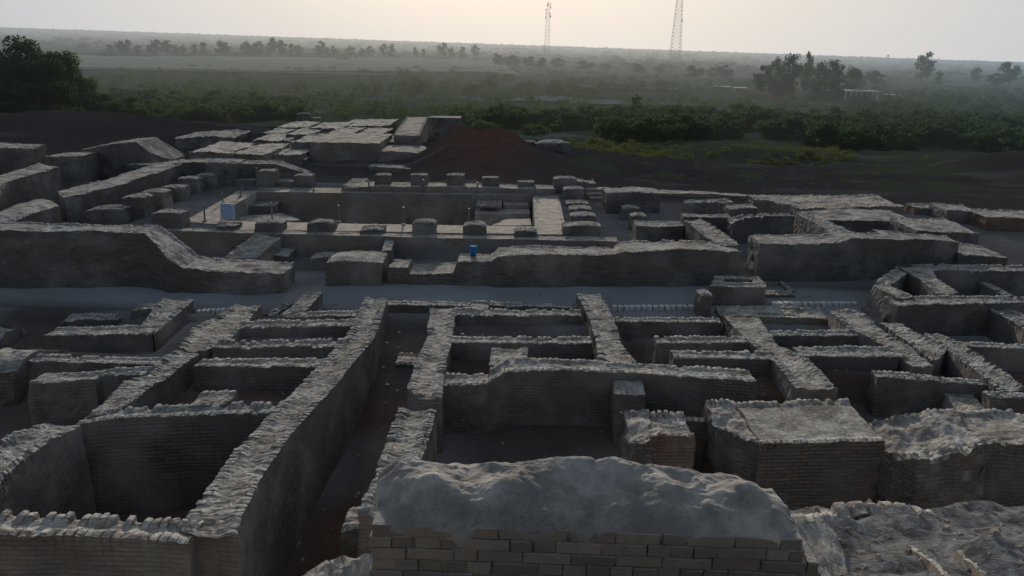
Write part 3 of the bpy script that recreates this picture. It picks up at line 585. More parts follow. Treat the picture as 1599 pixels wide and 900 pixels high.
cw('brick_platform','narrow top between the tall pale block and the bright strip wall',[(598,210,222,1.6),(622,210,222,1.6)],-.2,**gm)
cw('brick_wall','thin pale wall line at the back of the far platform',[(668,181,184,2.),(718,181,185,2.)],-.2,teeth=.4,ero=.05)
cw('brick_wall','low wall at the foot of the tall pale faced block',[(575,256,260,.8),(680,262,266,.8)],-.2,teeth=.3,mat=MMUD)
block('brick_block','shaded slope block at the left foot of the tall pale faced block',430,478,247,263,.4,1.5,mat=MBD,cat='block',ero=.07)
block('mud_mass','grey eroded block standing alone right of the red mound',838,890,222,252,-.2,2.5,cat='block',mat=MBD,ero=.12,round_=.2)
block('mud_mass','small ragged block left of the lone grey one by the red mound',812,842,222,238,.2,1.5,cat='block',mat=MBD,ero=.14,round_=.1)
# right far buildings
cw('brick_block','large low flat topped ruin at upper right with a rubble left face',[(1240,305,325,1.15),(1410,305,322,1.0)],-.8,cat='block',ero=.09,mat=MMUD,teeth=.4)
cw('brick_block','rubble faced left end of the large low ruin at upper right',[(1177,304,312,1.1),(1245,305,322,1.15)],-.8,cat='block',ero=.10,mat=MMUD,teeth=.4)
cw('brick_block','flat pale terrace in front of the large low ruin at upper right',[(1268,325,344,1.05),(1350,326,345,1.05),(1430,328,346,1.)],-.8,cat='block',ero=.06,mat=MBD,teeth=.4)
ew('brick_wall','wall slanting down from the flat pale terrace to the big front wall',[(1242,332,1262,332,1.25),(1290,358,1318,356,1.4),(1312,372,1342,370,1.45)],-.6,ero=.05)
cw('brick_wall','upright dark wall with a ragged left edge at upper right',[(1143,343,350,1.15),(1165,336,341,1.3),(1240,334,338,1.3)],-.6,ero=.06,mat=MBD)
cw('brick_wall','big front wall at the right behind the street with a rounded top',[(1186,367,380,1.45),(1230,367,382,1.5),(1310,366,380,1.55),(1330,362,372,1.7),(1400,365,375,1.6),(1430,364,373,1.6),(1498,369,378,1.5)],-.5,ero=.04,teeth=.5,mat=MBD)
cw('brick_block','low lump on the top rear of the big front wall',[(1384,358,370,1.6),(1425,361,371,1.45)],-.5,cat='block',ero=.07,mat=MBD,teeth=.3)
cw('brick_block','sunken block trailing off right of the big front wall',[(1496,376,397,1.05),(1575,385,403,.8)],-.5,cat='block',ero=.07,mat=MBD,teeth=.3)
cw('brick_block','square ended grey block behind the right end of the big front wall',[(1432,340,360,1.2),(1530,342,364,1.05)],-.5,cat='block',ero=.06,mat=MBD,teeth=.4)
cw('brick_wall','small dark partition under the flat pale terrace',[(1370,341,346,.95),(1425,342,348,.95)],-.6,ero=.04,mat=MBD)
ew('brick_wall','wall with toothed pale top slanting toward the right end of the long eroded wall',[(1068,344,1095,342,1.15),(1095,365,1128,362,1.25),(1122,384,1154,382,1.3)],-.5,ero=.04,teeth=1)
cw('brick_wall','dark low wall crossing behind the toothed slanting wall',[(1068,334,339,1.1),(1142,335,340,1.1)],-.5,mat=MBD,teeth=.4)
cw('brick_wall','pale dry brick wall bit behind the dark low crossing wall',[(1072,314,318,1.),(1145,311,316,1.05)],-.5,ero=.08)
cw('brick_wall','rounded dark wall bit right of the pale dry brick one',[(1140,320,327,1.15),(1182,318,325,1.15)],-.5,mat=MBD,ero=.05)
cw('mud_bank','long thin pale bank curving behind the right ruins',[(1030,297,302,.5),(1110,299,303,.5),(1180,304,308,.45)],-.8,cat='bank',mat=MMUD,teeth=0,ero=.05)
cw('brick_block','leftmost pale brick block in the row at the far right edge',[(1428,318,324,.7),(1474,319,326,.7)],-1.,cat='block',mat=MBR,ero=.05)
cw('brick_block','middle block with a bright top in the row at the far right edge',[(1480,317,328,.95),(1534,319,331,.9)],-1.,cat='block',ero=.05,mat=MBD)
cw('brick_block','rightmost pale brick block in the row at the far right edge',[(1540,326,338,.95),(1680,330,346,.9)],-1.,cat='block',mat=MBR,ero=.06)
# ================================================================== rope posts, signboard, bucket
def post(x,yb,yt,lab,lean=0,zb=PAV):
    B=P(x,yb,zb); h=H(x,yt,yb,zb)-zb; e_=empty('rope_post',(B[0],B[1],zb),lab,'post','thin rope posts round the bath tank')
    g_=G(); g_.bar((0,0,-.05),(lean,0,h),.036,6); g_.build('shaft',MPOST,e_); g_=G(); g_.box((0,0,.03),(.18,.18,.06),0,.7); g_.build('foot',MPOST,e_)
    g_=G(); g_.bar((lean,0,h-.02),(lean,0,h+.04),.04,6); g_.build('cap',MPOST,e_)
PL=[(320,346,321,'thin post left of the blue signboard'),(348,318,302,'thin post just behind the blue signboard'),(375,308,291,'leaning thin post at the far left of the tank'),(402,297,263,'thin post against the lone square pier'),(425,344,318,'thin post between blue signboard and ragged pier'),(490,298,273,'thin post at the low square pier behind the tank'),(529,348,322,'thin post on the near rim left of the low flat pier'),(576,300,284,'thin post before the leftmost far square pier'),(630,352,325,'pale thin post left of the tallest rounded pier'),(661,301,282,'thin post before the second far square pier'),(732,352,327,'thin post on the rim by the square shouldered pier'),(745,302,286,'thin post between middle and fourth far square piers'),(832,306,291,'crossed thin post at the far right corner of the tank')]
for i,(x,a,b,l) in enumerate(PL): post(x,a,b,l,.12 if i in(2,12) else 0)
B=P(356,345,PAV); sg=empty('signboard',tuple(B),'blue information signboard on two thin legs at the left of the tank','signboard',rz=-.12)
zt=H(356,318,345,PAV)-PAV; wd_=abs(P(367,345,PAV)[0]-P(344,345,PAV)[0])
g_=G(); g_.box((0,0,zt*.55),(wd_*.92,.03,zt*.85)); g_.build('panel',mat_simple('sign_blue',(.27,.40,.62),(.33,.46,.66),3,0,.5),sg)
msw=mat_simple('sign_white',(.6,.62,.65),(.5,.52,.55),3,0,.5)
for zz in (zt*.12,zt*.98): g_=G(); g_.box((0,-.005,zz),(wd_-.032,.05,.03)); g_.build('frame_rail',msw,sg)
for xx in (-wd_/2,wd_/2): g_=G(); g_.box((xx,-.005,zt*.55),(.03,.05,zt*.9)); g_.build('frame_stile',msw,sg)
for xx in (-wd_/2,wd_/2):
    g_=G(); g_.bar((xx,0,-.3),(xx,0,zt*.1),.02,6); g_.build('leg',MPOST,sg)
B=P(739,400,.85); B=P(739,399,.87)
bk=empty('blue_bin',(B[0],B[1],.87),'small bright blue bin standing on the step of the long eroded wall','bin'); hb=H(739,386,399,.87)-.87
g_=G(); g_.bar((0,0,0),(0,0,hb),.10,12,.13); g_.build('body',mat_simple('bin_blue',(.02,.16,.42),(.03,.2,.5),4,0,.95),bk,True)
g_=G(); g_.bar((0,0,hb),(0,0,hb+.04),.145,12); g_.build('lid',mat_simple('lid_blue',(.02,.13,.36),(.03,.16,.4),4,0,.95),bk)
# ================================================================== foreground block with real bricks
fb=empty('foreground_block',(0,4.4,4.6),'big foreground brick block capped with pale lumpy mud, nearest to the camera','block')
y0=P(900,832,5.72)[1]; xl=P(580,830,5.72)[0]; xr=P(1250,832,5.72)[0]; yb=P(900,722,5.86)[1]+.04
nx_,ny_=200,90
uu,vv_=np.meshgrid(np.linspace(0,1,nx_),np.linspace(0,1,ny_))
def lx(v): return xl+(P(596,722,5.86)[0]-xl)*v
def rx_(v): return xr+(P(1190,724,5.86)[0]-xr)*v
Xc=lx(vv_)*(1-uu)+rx_(vv_)*uu; Yc=y0+(yb-y0)*vv_
prof=np.interp(vv_,[0,.06,.2,.42,.6,.82,1],[5.72,5.775,5.84,5.885,5.90,5.88,5.80])
pz=np.stack([Xc,Yc,0*Xc],-1)
edge=ss(uu,0,.05)*(1-ss(uu,.93,1.))
Zc=prof+fbm(pz*2.2,2,60)*.075*ss(vv_,0,.2)+fbm(pz*6.,3,61)*.034*ss(vv_,0,.10)-np.abs(vn(pz*4.5,63))*.03*ss(vv_,0,.1)+fbm(pz*20,2,64)*.007+vn(pz*40,62)*.004
Zc+=ss(vv_,.55,.85)*(1-ss(vv_,.9,1.))*np.sqrt(np.abs(np.sin(Xc*7+vn(pz*2,5)*2.5)))*.055*(.5+.5*vn(pz*1.7,9)) -(1-edge)*.10
Yc=Yc+ss(vv_,.85,1)*fbm(pz*3.,3,66)*.10+(1-ss(vv_,0,.06))*vn(pz*8,67)*.02; Xc=Xc+(1-edge)*fbm(pz*5,3,68)*.04
top_=np.stack([Xc,Yc,Zc],-1)
# skirt
sk=[];
ring_idx=np.concatenate([np.arange(nx_),np.arange(1,ny_)*nx_+nx_-1,(ny_-1)*nx_+np.arange(nx_-2,-1,-1),np.arange(ny_-2,0,-1)*nx_])
Vt=top_.reshape(-1,3); ring=Vt[ring_idx]; low=[]; 
rows=14
for r in range(1,rows+1):
    t=r/rows; q_=ring.copy(); q_[:,2]=ring[:,2]-.02-(ring[:,2]-4.3)*t; cx=np.array([q_[:,0].mean(),q_[:,1].mean()])
    back=(ring[:,1]>y0+.3); inset=.06
    dirx=q_[:,:2]-cx; fr=q_[:,1]<y0+.06; nn=np.stack([np.sign(dirx[:,0])*(np.abs(dirx[:,0])>1.0)*(~fr),np.where(back,1,-1)*((np.abs(dirx[:,0])<=1.0)|fr)],-1)
    k_=np.where(fr,-.032,np.where(back,.06*t,-.02)); q_[:,:2]+=nn*np.abs(k_)[:,None]*np.sign(k_)[:,None]
    q_[:,:2]+=nn*(fbm(q_*4,3,70)*.03)[:,None]; low.append(q_)
Vall=np.concatenate([Vt]+low); n0=len(Vt); m_=len(ring_idx); id_=np.arange(ny_*nx_).reshape(ny_,nx_)
Q=[np.stack([id_[:-1,:-1],id_[:-1,1:],id_[1:,1:],id_[1:,:-1]],-1).reshape(-1,4)]
prev=ring_idx
for r in range(rows):
    cur=n0+r*m_+np.arange(m_); Q.append(np.stack([prev,np.roll(cur,0),np.roll(cur,-1),np.roll(prev,-1)],-1)); prev=cur
mc=M('lumpy_mud_cap'); nt=nodes(mc); a1=noise(nt,5,6,.65); a2=noise(nt,45,4,.6); a3=noise(nt,1.6,4)
c=mixc(nt,ramp(nt,a1,[(.35,(0,0,0)),(.62,(1,1,1))]).outputs[0],(.24,.225,.21),(.44,.42,.39))
vo=N(nt,'ShaderNodeTexVoronoi',feature='DISTANCE_TO_EDGE'); vo.inputs['Scale'].default_value=7.; gg=N(nt,'ShaderNodeNewGeometry'); wv=N(nt,'ShaderNodeVectorMath',operation='ADD'); L(nt,gg.outputs['Position'],wv.inputs[0]); wn=N(nt,'ShaderNodeTexNoise'); wn.inputs['Scale'].default_value=4.; L(nt,gg.outputs['Position'],wn.inputs['Vector']); L(nt,wn.outputs[1],wv.inputs[1]); L(nt,wv.outputs[0],vo.inputs['Vector'])
crk=ramp(nt,vo.outputs['Distance'],[(.0,(.55,.55,.55)),(.035,(0,0,0))]).outputs[0]; crk=math_(nt,'MULTIPLY',crk,ramp(nt,a3,[(.45,(0,0,0)),(.6,(1,1,1))]).outputs[0])
c=mixc(nt,ramp(nt,a3,[(.45,(0,0,0)),(.62,(.8,.8,.8))]).outputs[0],c,(.19,.18,.175)); c=mixc(nt,crk,c,(.06,.05,.045)); c=mixc(nt,ramp(nt,a2,[(.6,(0,0,0)),(.75,(.6,.6,.6))]).outputs[0],c,(.14,.12,.1))
finish(nt,c,math_(nt,'ADD',a1,math_(nt,'MULTIPLY',a2,.25)),.9,.05)
o=mesh_obj('mud_cap',Vall,np.concatenate(Q),mc,fb,smooth=True); o.location=(0,-4.4,-4.6)
bmat=M('handmade_brick'); nt=nodes(bmat); a1=noise(nt,8,5,.6); a2=noise(nt,60,3); oi=N(nt,'ShaderNodeAttribute'); oi.attribute_name='tone'
c=mixc(nt,a1,(.16,.138,.118),(.27,.24,.205)); c=mixc(nt,oi.outputs['Fac'],mixc(nt,1.,c,(.75,.72,.7),'MULTIPLY'),mixc(nt,1.,c,(1.2,1.15,1.1),'MULTIPLY'))
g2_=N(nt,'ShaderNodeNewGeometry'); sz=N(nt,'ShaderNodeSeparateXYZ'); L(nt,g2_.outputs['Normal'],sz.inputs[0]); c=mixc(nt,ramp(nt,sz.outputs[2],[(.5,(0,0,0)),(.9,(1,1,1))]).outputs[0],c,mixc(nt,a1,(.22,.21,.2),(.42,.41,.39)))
finish(nt,c,math_(nt,'ADD',a1,math_(nt,'MULTIPLY',a2,.4)),.9,.03)
Vb=[];Fb=[];Tb=[]
def brick(x0,x1,ya,yb_,z0_,z1,tone):
    n=len(Vb); b=.006
    j=lambda s=.007: random.uniform(-s,s)
    # bevelled box, 3x3x... built as rounded front: 16 verts
    for (yy,ins) in ((ya,b),(ya+b,0),(yb_,0)):
        for xx,zz in ((x0+ins,z0_+ins),(x1-ins,z0_+ins),(x1-ins,z1-ins),(x0+ins,z1-ins)): Vb.append((xx+j(),yy+j(.003),zz+j(.003))); Tb.append(tone)
    Fb.append([n,n+1,n+2,n+3])
    for k in (0,4):
        for i in range(4): Fb.append([n+k+i,n+k+4+i,n+k+4+(i+1)%4,n+k+(i+1)%4][::-1])
ztop=5.725; ch=.078
for r in range(14):
    z1=ztop-r*ch; z0_=z1-ch+.005; x=xl+random.uniform(-.01,.01)+(-.02 if r>0 else 0); end=xr+.02*r+random.uniform(-.02,.02)+(.06 if r>1 else 0)
    x-= (r%2)*.0
    hd=(r%2==1)
    first=True
    while x<end:
        w=.145 if (hd and random.random()<.85) else (.285 if random.random()<.8 else .145)
        if first and r%2==0: w=.2
        first=False; x1=min(x+w*random.uniform(.94,1.05),end)
        if x1-x>.05:
            gap=.004 if random.random()<.88 else .014
            off=random.uniform(-.005,.006)
            if random.random()>-1: brick(x,x1-gap,y0+.0+off,y0+.24,z0_,z1,random.random())
        x=x1
o=mesh_obj('brick_face',Vb,Fb,bmat,fb,attrs=dict(tone=Tb)); o.location=(0,-4.4,-4.6)
# broken shoulder right of the cap: stepped bricks
Vb=[];Fb=[];Tb=[]
random.seed(11)
for (xa,ya_,zt_) in ((P(1225,760,5.6)[0],P(1225,760,5.6)[1],5.6),(P(1240,790,5.5)[0],P(1240,790,5.5)[1],5.5),(P(1215,735,5.7)[0],P(1215,735,5.7)[1]+.05,5.72)):
    pass
random.seed(21); Vb=[];Fb=[];Tb=[]
xr2=P(1200,724,5.86)[0]
for k in range(9):
    z1=5.81-k*.078; ext=-.03+.035*k+(.06 if k>5 else 0)
    for r_ in range(5):
        ya=y0+.02+r_*.145; x1=xr+(xr2-xr)*(r_/4.)*.6+ext*(.55+.12*r_)+random.uniform(-.02,.02)
        if k<2 or (k<5 and r_<2-k*.3): continue
        dz=random.uniform(-.012,.012)
        if random.random()>.12: brick(x1-.27,x1,ya+random.uniform(-.01,.01),ya+.135,z1-.07+dz,z1+dz,random.random())
o=mesh_obj('brick_shoulder',Vb,Fb,bmat,fb,attrs=dict(tone=Tb)); o.location=(0,-4.4,-4.6)
ew('mud_mass','smooth bluish mud shelf at the lower right foot of the foreground block',[(1190,838,1195,905,5.25),(1240,800,1270,905,5.2),(1300,800,1330,905,5.0)],4.0,cat='ledge',ero=.03,teeth=0,mat=MMUD,sm=True,per=.5)
ew('drain_edge','narrow brick drain edge slanting across the rubble at the lower right corner',[(1416,852,1422,851,5.0),(1452,878,1459,876,5.1),(1480,905,1488,902,5.2)],4.6,cat='kerb',teeth=.1,ero=.006,mat=MMUD)
ew('drain_edge','second shorter brick drain edge right of the slanting one at the lower right',[(1492,862,1498,861,5.0),(1520,885,1526,883,5.1),(1545,908,1551,906,5.2)],4.6,cat='kerb',teeth=.1,ero=.006,mat=MMUD)
ew('rubble_ledge','pale rubble topped ledge at the bottom edge left of the foreground block',[(470,905,452,935,4.55),(510,876,520,940,4.6),(560,870,578,940,4.75),(592,855,600,940,4.9)],3.4,cat='ledge',ero=.06,teeth=.2,mat=MMUD)
cw('brick_wall','short toothed wall top half buried in the slope at the lower right',[(1285,790,806,4.32),(1370,788,805,4.36),(1462,800,818,4.36)],3.0,teeth=1.1,ero=.04)
# rubble
rub=G(); random.seed(5)
rp=[]
for i in range(4600):
    if i<1500: rp.append((random.uniform(1.6,6.5),random.uniform(4.2,8.6),.006+.035*random.random()**5))
    elif i<3500: rp.append((random.uniform(-9,12),random.uniform(10,27),.012+.06*random.random()**3))
    else: rp.append((random.uniform(-20,22),random.uniform(28,75),random.choice([.02,.03,.05])))
rp=np.array(rp); rz_=gz(rp[:,0],rp[:,1])
for (x,y,s_),z in zip(rp,rz_):
    rub.box((x,y,z+s_*.3),(s_*random.uniform(1,2),s_*random.uniform(.8,1.4),s_*random.uniform(.6,1)),random.uniform(0,3),random.uniform(.5,.9),s_*.15)
tag(rub.build('rubble',mat_simple('brick_rubble',(.2,.17,.145),(.34,.32,.29),2)),'scattered brick rubble and pebbles over the slopes','rubble',kind='stuff')
# ================================================================== vegetation
def leaves(nf,clumps,size,rng):
    """leaf faces spread through clumps; clumps: (cx,cy,cz,r)"""
    cl=np.array(clumps); w=cl[:,3]**2.2; w/=w.sum(); ci=rng.choice(len(cl),nf,p=w)
    d=rng.normal(size=(nf,3)); d/=np.linalg.norm(d,axis=1,keepdims=True); r=rng.random(nf)**.45
    c=cl[ci,:3]+d*(cl[ci,3]*r)[:,None]*np.array([1,1,.8])
    a=rng.normal(size=(nf,3)); a/=np.linalg.norm(a,axis=1,keepdims=True); b=np.cross(a,rng.normal(size=(nf,3))); b/=np.linalg.norm(b,axis=1,keepdims=True)
    s_=(size*rng.uniform(.5,1.3,nf))[:,None]
    V=np.stack([c-a*s_,c+b*s_*.5,c+a*s_,c-b*s_*.5],1).reshape(-1,3); return V,np.arange(nf*4).reshape(-1,4)
def tree_tpl(kind,rng):
    cl=[];bars=[]
    if kind=='tree':
        for _ in range(26):
            a=rng.random()*6.28;r=rng.random()**.6*.36;z=rng.uniform(.26,.9); r*=1-.5*abs(z-.6)/.34; cl.append((r*math.cos(a),r*math.sin(a),z,rng.uniform(.07,.17)))
    elif kind=='tall':
        for _ in range(30):
            a=rng.random()*6.28;z=rng.uniform(.15,.96); r=rng.random()*.26*(1.2-z); cl.append((r*math.cos(a),r*math.sin(a),z,rng.uniform(.04,.10)))
    elif kind=='bush':
        for _ in range(60):
            a=rng.random()*6.28;r=rng.random()**.55*.5;z=rng.uniform(.06,.9)*(1-.9*r*r*2); cl.append((r*math.cos(a),r*math.sin(a),z,rng.uniform(.06,.15)))
    else:
        for _ in range(20):
            a=rng.random()*6.28;r=rng.random()**.6*.5;z=rng.uniform(.12,.78)*(1-.7*r); cl.append((r*math.cos(a),r*math.sin(a),z,rng.uniform(.1,.2)))
    nf={'tree':1900,'tall':1700,'shrub':900,'bush':15000}[kind]
    V,Fc=leaves(nf,cl,{'tree':.035,'tall':.028,'shrub':.05,'bush':.020}[kind],rng)
    g=G(); bent=[np.array([0,0,-.03])]
    for k in range(1,4): bent.append(np.array([rng.uniform(-.03,.03),rng.uniform(-.03,.03),k*.17]))
    if kind not in('shrub','bush'):
        for k in range(3): g.bar(bent[k],bent[k+1],.026*(1-.25*k),6,.026*(1-.25*(k+1)))
    for c in cl[:9]: g.bar(bent[2 if kind not in('shrub','bush') else 0]*(1 if kind not in('shrub','bush') else 1),np.array(c[:3]),.010,4,.003)
    return V,Fc,g
TPL={k:[tree_tpl(k,np.random.default_rng(100+i+j*10)) for i in range(4)] for j,k in enumerate(('tree','tall','shrub','bush'))}
_me={}
def plant(name,kind,var,x,y,z,h,w,rz,label,cat,group,mat):
    e=empty(name,(x,y,z),label,cat,group,rz); e.scale=(w,w,h)
    key=(kind,var,mat.name)
    if key not in _me:
        V,Fc,g=TPL[kind][var]
        a=mesh_obj('crown',V,Fc,mat,e); b=g.build('trunk' if kind not in('shrub','bush') else 'stem',MBARK,e); _me[key]=(a.data,b.data)
    else:
        for d,n in zip(_me[key],('crown','trunk' if kind not in('shrub','bush') else 'stem')):
            o=bpy.data.objects.new(n,d); COL.objects.link(o); o.parent=e
    return e
def plant_px(name,kind,var,px,yb,yt,wpx,label,cat,group,mat,zb=-2.5):
    B=P(px,yb,zb); h=H(px,yt,yb,zb)-zb; w=wpx*np.linalg.norm(B-np.array([0,0,CZ]))/F
    wn={'tree':.9,'tall':.5,'shrub':1.15,'bush':1.1}[kind]
    return plant(name,kind,var,B[0],B[1],zb,h*1.04,w/wn,random.random()*6,label,cat,group,mat)
# big bush at the left
for i,(k,x,yb_,yt,w,l,m_) in enumerate([('bush',52,194,50,150,'largest dark leafy bush filling the left edge behind the earth mounds',0),('bush',8,196,60,120,'dark bush cut by the left edge beside the largest bush',0),('bush',92,190,72,100,'rounded dark bush on the right flank of the largest bush',0),('bush',36,190,72,74,'thin leafy stems rising highest out of the largest bush',1),('bush',76,190,66,70,'leafy upright tree inside the right half of the largest bush',0),('bush',120,190,112,80,'lower bush spreading right from the largest bush',0),('bush',60,202,120,150,'low leafy skirt in front of the largest bush',0),('bush',150,190,140,80,'low dark bush right of the spreading one at the left',0),('bush',195,192,148,80,'last low dark bush of the left group before the scrub',1)]):
    plant_px('large_bush',k,i%4,x,yb_,yt,w,l,'bush','tall bushes at the left',MLEAF[m_])
# tree row behind the field
xsr=[172,190,197,215,236,246,262,275,285,305,318,345,352,385,395,408,422,440,455,468,500,512,522,545,566,578,598,612,650,662,690,705,722,742]
for i,x in enumerate(xsr):
    yb_=87+ (x-170)*.012; hh=random.uniform(16,27)+ (5 if x in(318,408,422,440,690) else 0)
    plant_px('field_tree','tree' if random.random()<.75 else 'tall',i%4,x,yb_,yb_-hh,hh*random.uniform(.7,1.05),'hazy tree in the row along the far edge of the stubble field','tree','hazy trees in the row behind the stubble field',MLEAF[0],-1.5)
scrub_row=[]
# clump around the pavilion, right
for i,(x,yb_,yt,w,l) in enumerate([(1188,152,103,34,'leftmost rounded tree of the grove at upper right'),(1208,150,90,34,'tall bushy tree second from left in the grove'),(1232,154,84,34,'tallest feathery tree with pale gaps in the grove'),(1253,152,98,30,'slender tree behind the tallest one in the grove'),(1259,150,82,20,'thin topped tree rising above the middle of the grove'),(1275,156,96,36,'broad tree in the middle of the grove'),(1300,156,94,34,'leaning tree right of the middle of the grove'),(1322,154,103,34,'round crowned tree left of the pavilion'),(1338,146,108,28,'tree directly behind the pavilion roof'),(1364,140,110,34,'smaller tree right of the pavilion'),(1220,154,112,40,'low bushy tree at the front of the grove'),(1290,160,118,44,'low bushy tree front right of the grove')]):
    plant_px('grove_tree','bush' if w>38 else 'tree',i%4,x,yb_,yt,w*1.15,l,'tree','trees of the grove at upper right',MLEAF[i%2],-2.4)
for i,(x,yb_,yt,w,l,k) in enumerate([(1438,133,82,34,'lone feathery tree standing high on the right horizon','tree'),(1465,136,110,20,'small tree right of the lone feathery tree','tall'),(1573,138,97,34,'umbrella shaped tree near the right edge of the horizon','tree'),(1520,132,104,22,'small tree between lone feathery and umbrella shaped trees','tree'),(1552,140,115,26,'low tree left of the umbrella shaped tree','tree'),(992,186,146,26,'thin crooked dark tree standing before the open ground','tall'),(1386,96,86,6,'tiny poplar breaking the right horizon','tall'),(1150,190,158,40,'bushy green tree over the scrub right of centre','tree'),(778,106,84,24,'dark rounded tree at the end of the stubble field','tree'),(800,108,86,26,'dark tree second in the clump by the stubble field','tree'),(825,108,88,26,'dark tree third in the clump by the stubble field','tree'),(790,104,88,24,'darker tree at back of the clump by the stubble field','tree'),(842,111,90,26,'small tree at the foot of the left mast','tree'),(870,110,90,26,'bushy tree right of the left mast','tree'),(915,112,95,34,'broad low tree between the two masts','tree'),(948,113,98,26,'round tree left of the right mast by some way','tree'),(1000,118,100,34,'spreading tree just left of the right mast','tree'),(1030,118,104,24,'small tree touching the right mast at its left','tree'),(1085,126,103,38,'broad tree right of the right mast','tree'),(1110,124,104,34,'second broad tree right of the right mast','tree'),(1130,128,102,32,'third broad tree right of the right mast','tree')]):
    plant_px('lone_tree',k,i%4,x,yb_,yt,w*1.1,l,'tree',None,MLEAF[i%2],-2.3)
# scrub masses (nobody could count them)
def scrub(name,label,items,mat,rng,nf_scale=1.):
    Vs=[];Fs=[];b=0
    for (x,y,z,h,w) in items:
        V,Fc,_=TPL['shrub'][rng.integers(4)]; n=int(len(Fc)*nf_scale); 
        V=V[:n*4]; a=rng.random()*6.28; ca,sa=math.cos(a),math.sin(a)
        k=1. if nf_scale>=1 else .55/nf_scale**.5
        c=V.reshape(-1,4,3).mean(1,keepdims=True); W=(c+(V.reshape(-1,4,3)-c)*k).reshape(-1,3)
        U=np.empty_like(W); U[:,0]=(W[:,0]*ca-W[:,1]*sa)*w+x; U[:,1]=(W[:,0]*sa+W[:,1]*ca)*w+y; U[:,2]=W[:,2]*h+z
        Vs.append(U); Fs.append(np.arange(n*4).reshape(-1,4)+b); b+=n*4
    return tag(mesh_obj(name,np.concatenate(Vs),np.concatenate(Fs),mat),label,'scrub',kind='stuff')
rg=np.random.default_rng(3)
def belt(n,x0,x1,yb0,yb1,h0,h1,fn=None,zb=-2.4,wk=1.4):
    it=[]
    while len(it)<n:
        px=rg.uniform(x0,x1); yb_=rg.uniform(yb0,yb1)+ (px-x0)*0
        if fn and not fn(px,yb_): continue
        B=P(px,yb_,zb); h=rg.uniform(h0,h1); it.append((B[0],B[1],0.,h,h*rg.uniform(1.,wk)))
    a=np.array(it); a[:,2]=gz(a[:,0],a[:,1])-.15; return [tuple(q) for q in a]
scrub('scrub','dark green belt of dense scrub behind the right ruins',belt(420,760,1720,182,246,2.2,4.8,lambda x,y:(y<205+(x-760)*.045+8*math.sin(x*.02)) and y>188+(x-760)*.012),MLEAF[0],rg)
scrub('scrub','green scrub behind the red mound at centre',belt(60,690,1000,178,212,1.6,2.8),MLEAF[1],rg)
scrub('scrub','dull green scrub on the left behind the earth mounds',belt(190,100,470,145,192,1.4,3.4,lambda x,y:y>150+(x-100)*.03),MLEAF[0],rg)
scrub('scrub','dry yellow green scrub catching light left of centre',belt(90,300,560,140,190,.8,1.8),MLEAF[2],rg)
scrub('scrub','dense scrub filling the upper right plain',belt(330,1330,1760,142,200,2.,4.2,lambda x,y:y>150+(1400-x)*.1),MLEAF[0],rg,.7)
scrub('scrub','scattered bushes across the middle plain',belt(1100,100,1500,106,192,1.4,3.4),MLEAF[1],rg,.4)
scrub('scrub','low line of bushes near the pale clearing',belt(330,560,1400,110,150,2.0,4.2),MLEAF[0],rg,.45)
scrub('scrub','green scrub creeping from the red mound toward the right ruins',belt(260,880,1330,222,272,.4,1.4,lambda x,y:225+(x-880)*.02<y<262+(x-880)*.03 and math.sin(x*.05+y*.3)+math.sin(x*.021)>-.2),MLEAF[2],rg,.4)
scrub('scrub','sparse dry weeds over the dark open ground at the right',belt(260,1000,1599,246,300,.15,.5,lambda x,y:y<296+(x-1000)*.02,-.9),MLEAF[2],rg,.25)
scrub('scrub','low dark growth on the earth mounds at the left',belt(160,0,300,186,218,.5,1.3,lambda x,y:y<200+x*.02,0.),MLEAF[0],rg,.4)
scrub('scrub','dry low tufts on the dark open ground at the right',belt(70,880,1560,236,262,.3,.8,lambda x,y:abs(y-(243+(x-900)*.03))<7),MLEAF[2],rg,.3)
scrub('scrub','hazy undergrowth along the foot of the far tree row',belt(230,150,770,83,90,2.2,5.0,None,-1.5,1.8),MLEAF[0],rg,.3)
def woods(n,d0,d1,h0,h1,hw=.75):
    it=[]
    for _ in range(n):
        d=math.exp(rg.uniform(math.log(d0),math.log(d1))); a=rg.uniform(-.62,.62); h=rg.uniform(h0,h1)
        x,y=d*math.tan(a),d; it.append((x,y,0.,h,h*rg.uniform(1.2,2.5)))
    a=np.array(it); a[:,2]=gz(a[:,0],a[:,1])-.5; return [tuple(q) for q in a]
scrub('distant_woodland','hazy patches of trees across the far plain',woods(420,420,1200,4,8),MLEAF[0],rg,.2)
scrub('distant_woodland','pale hazy tree belts toward the horizon',woods(900,1200,3500,6,11),MLEAF[0],rg,.1)
scrub('distant_woodland','faint continuous tree line on the horizon',woods(1200,3200,7000,10,20),MLEAF[0],rg,.06)
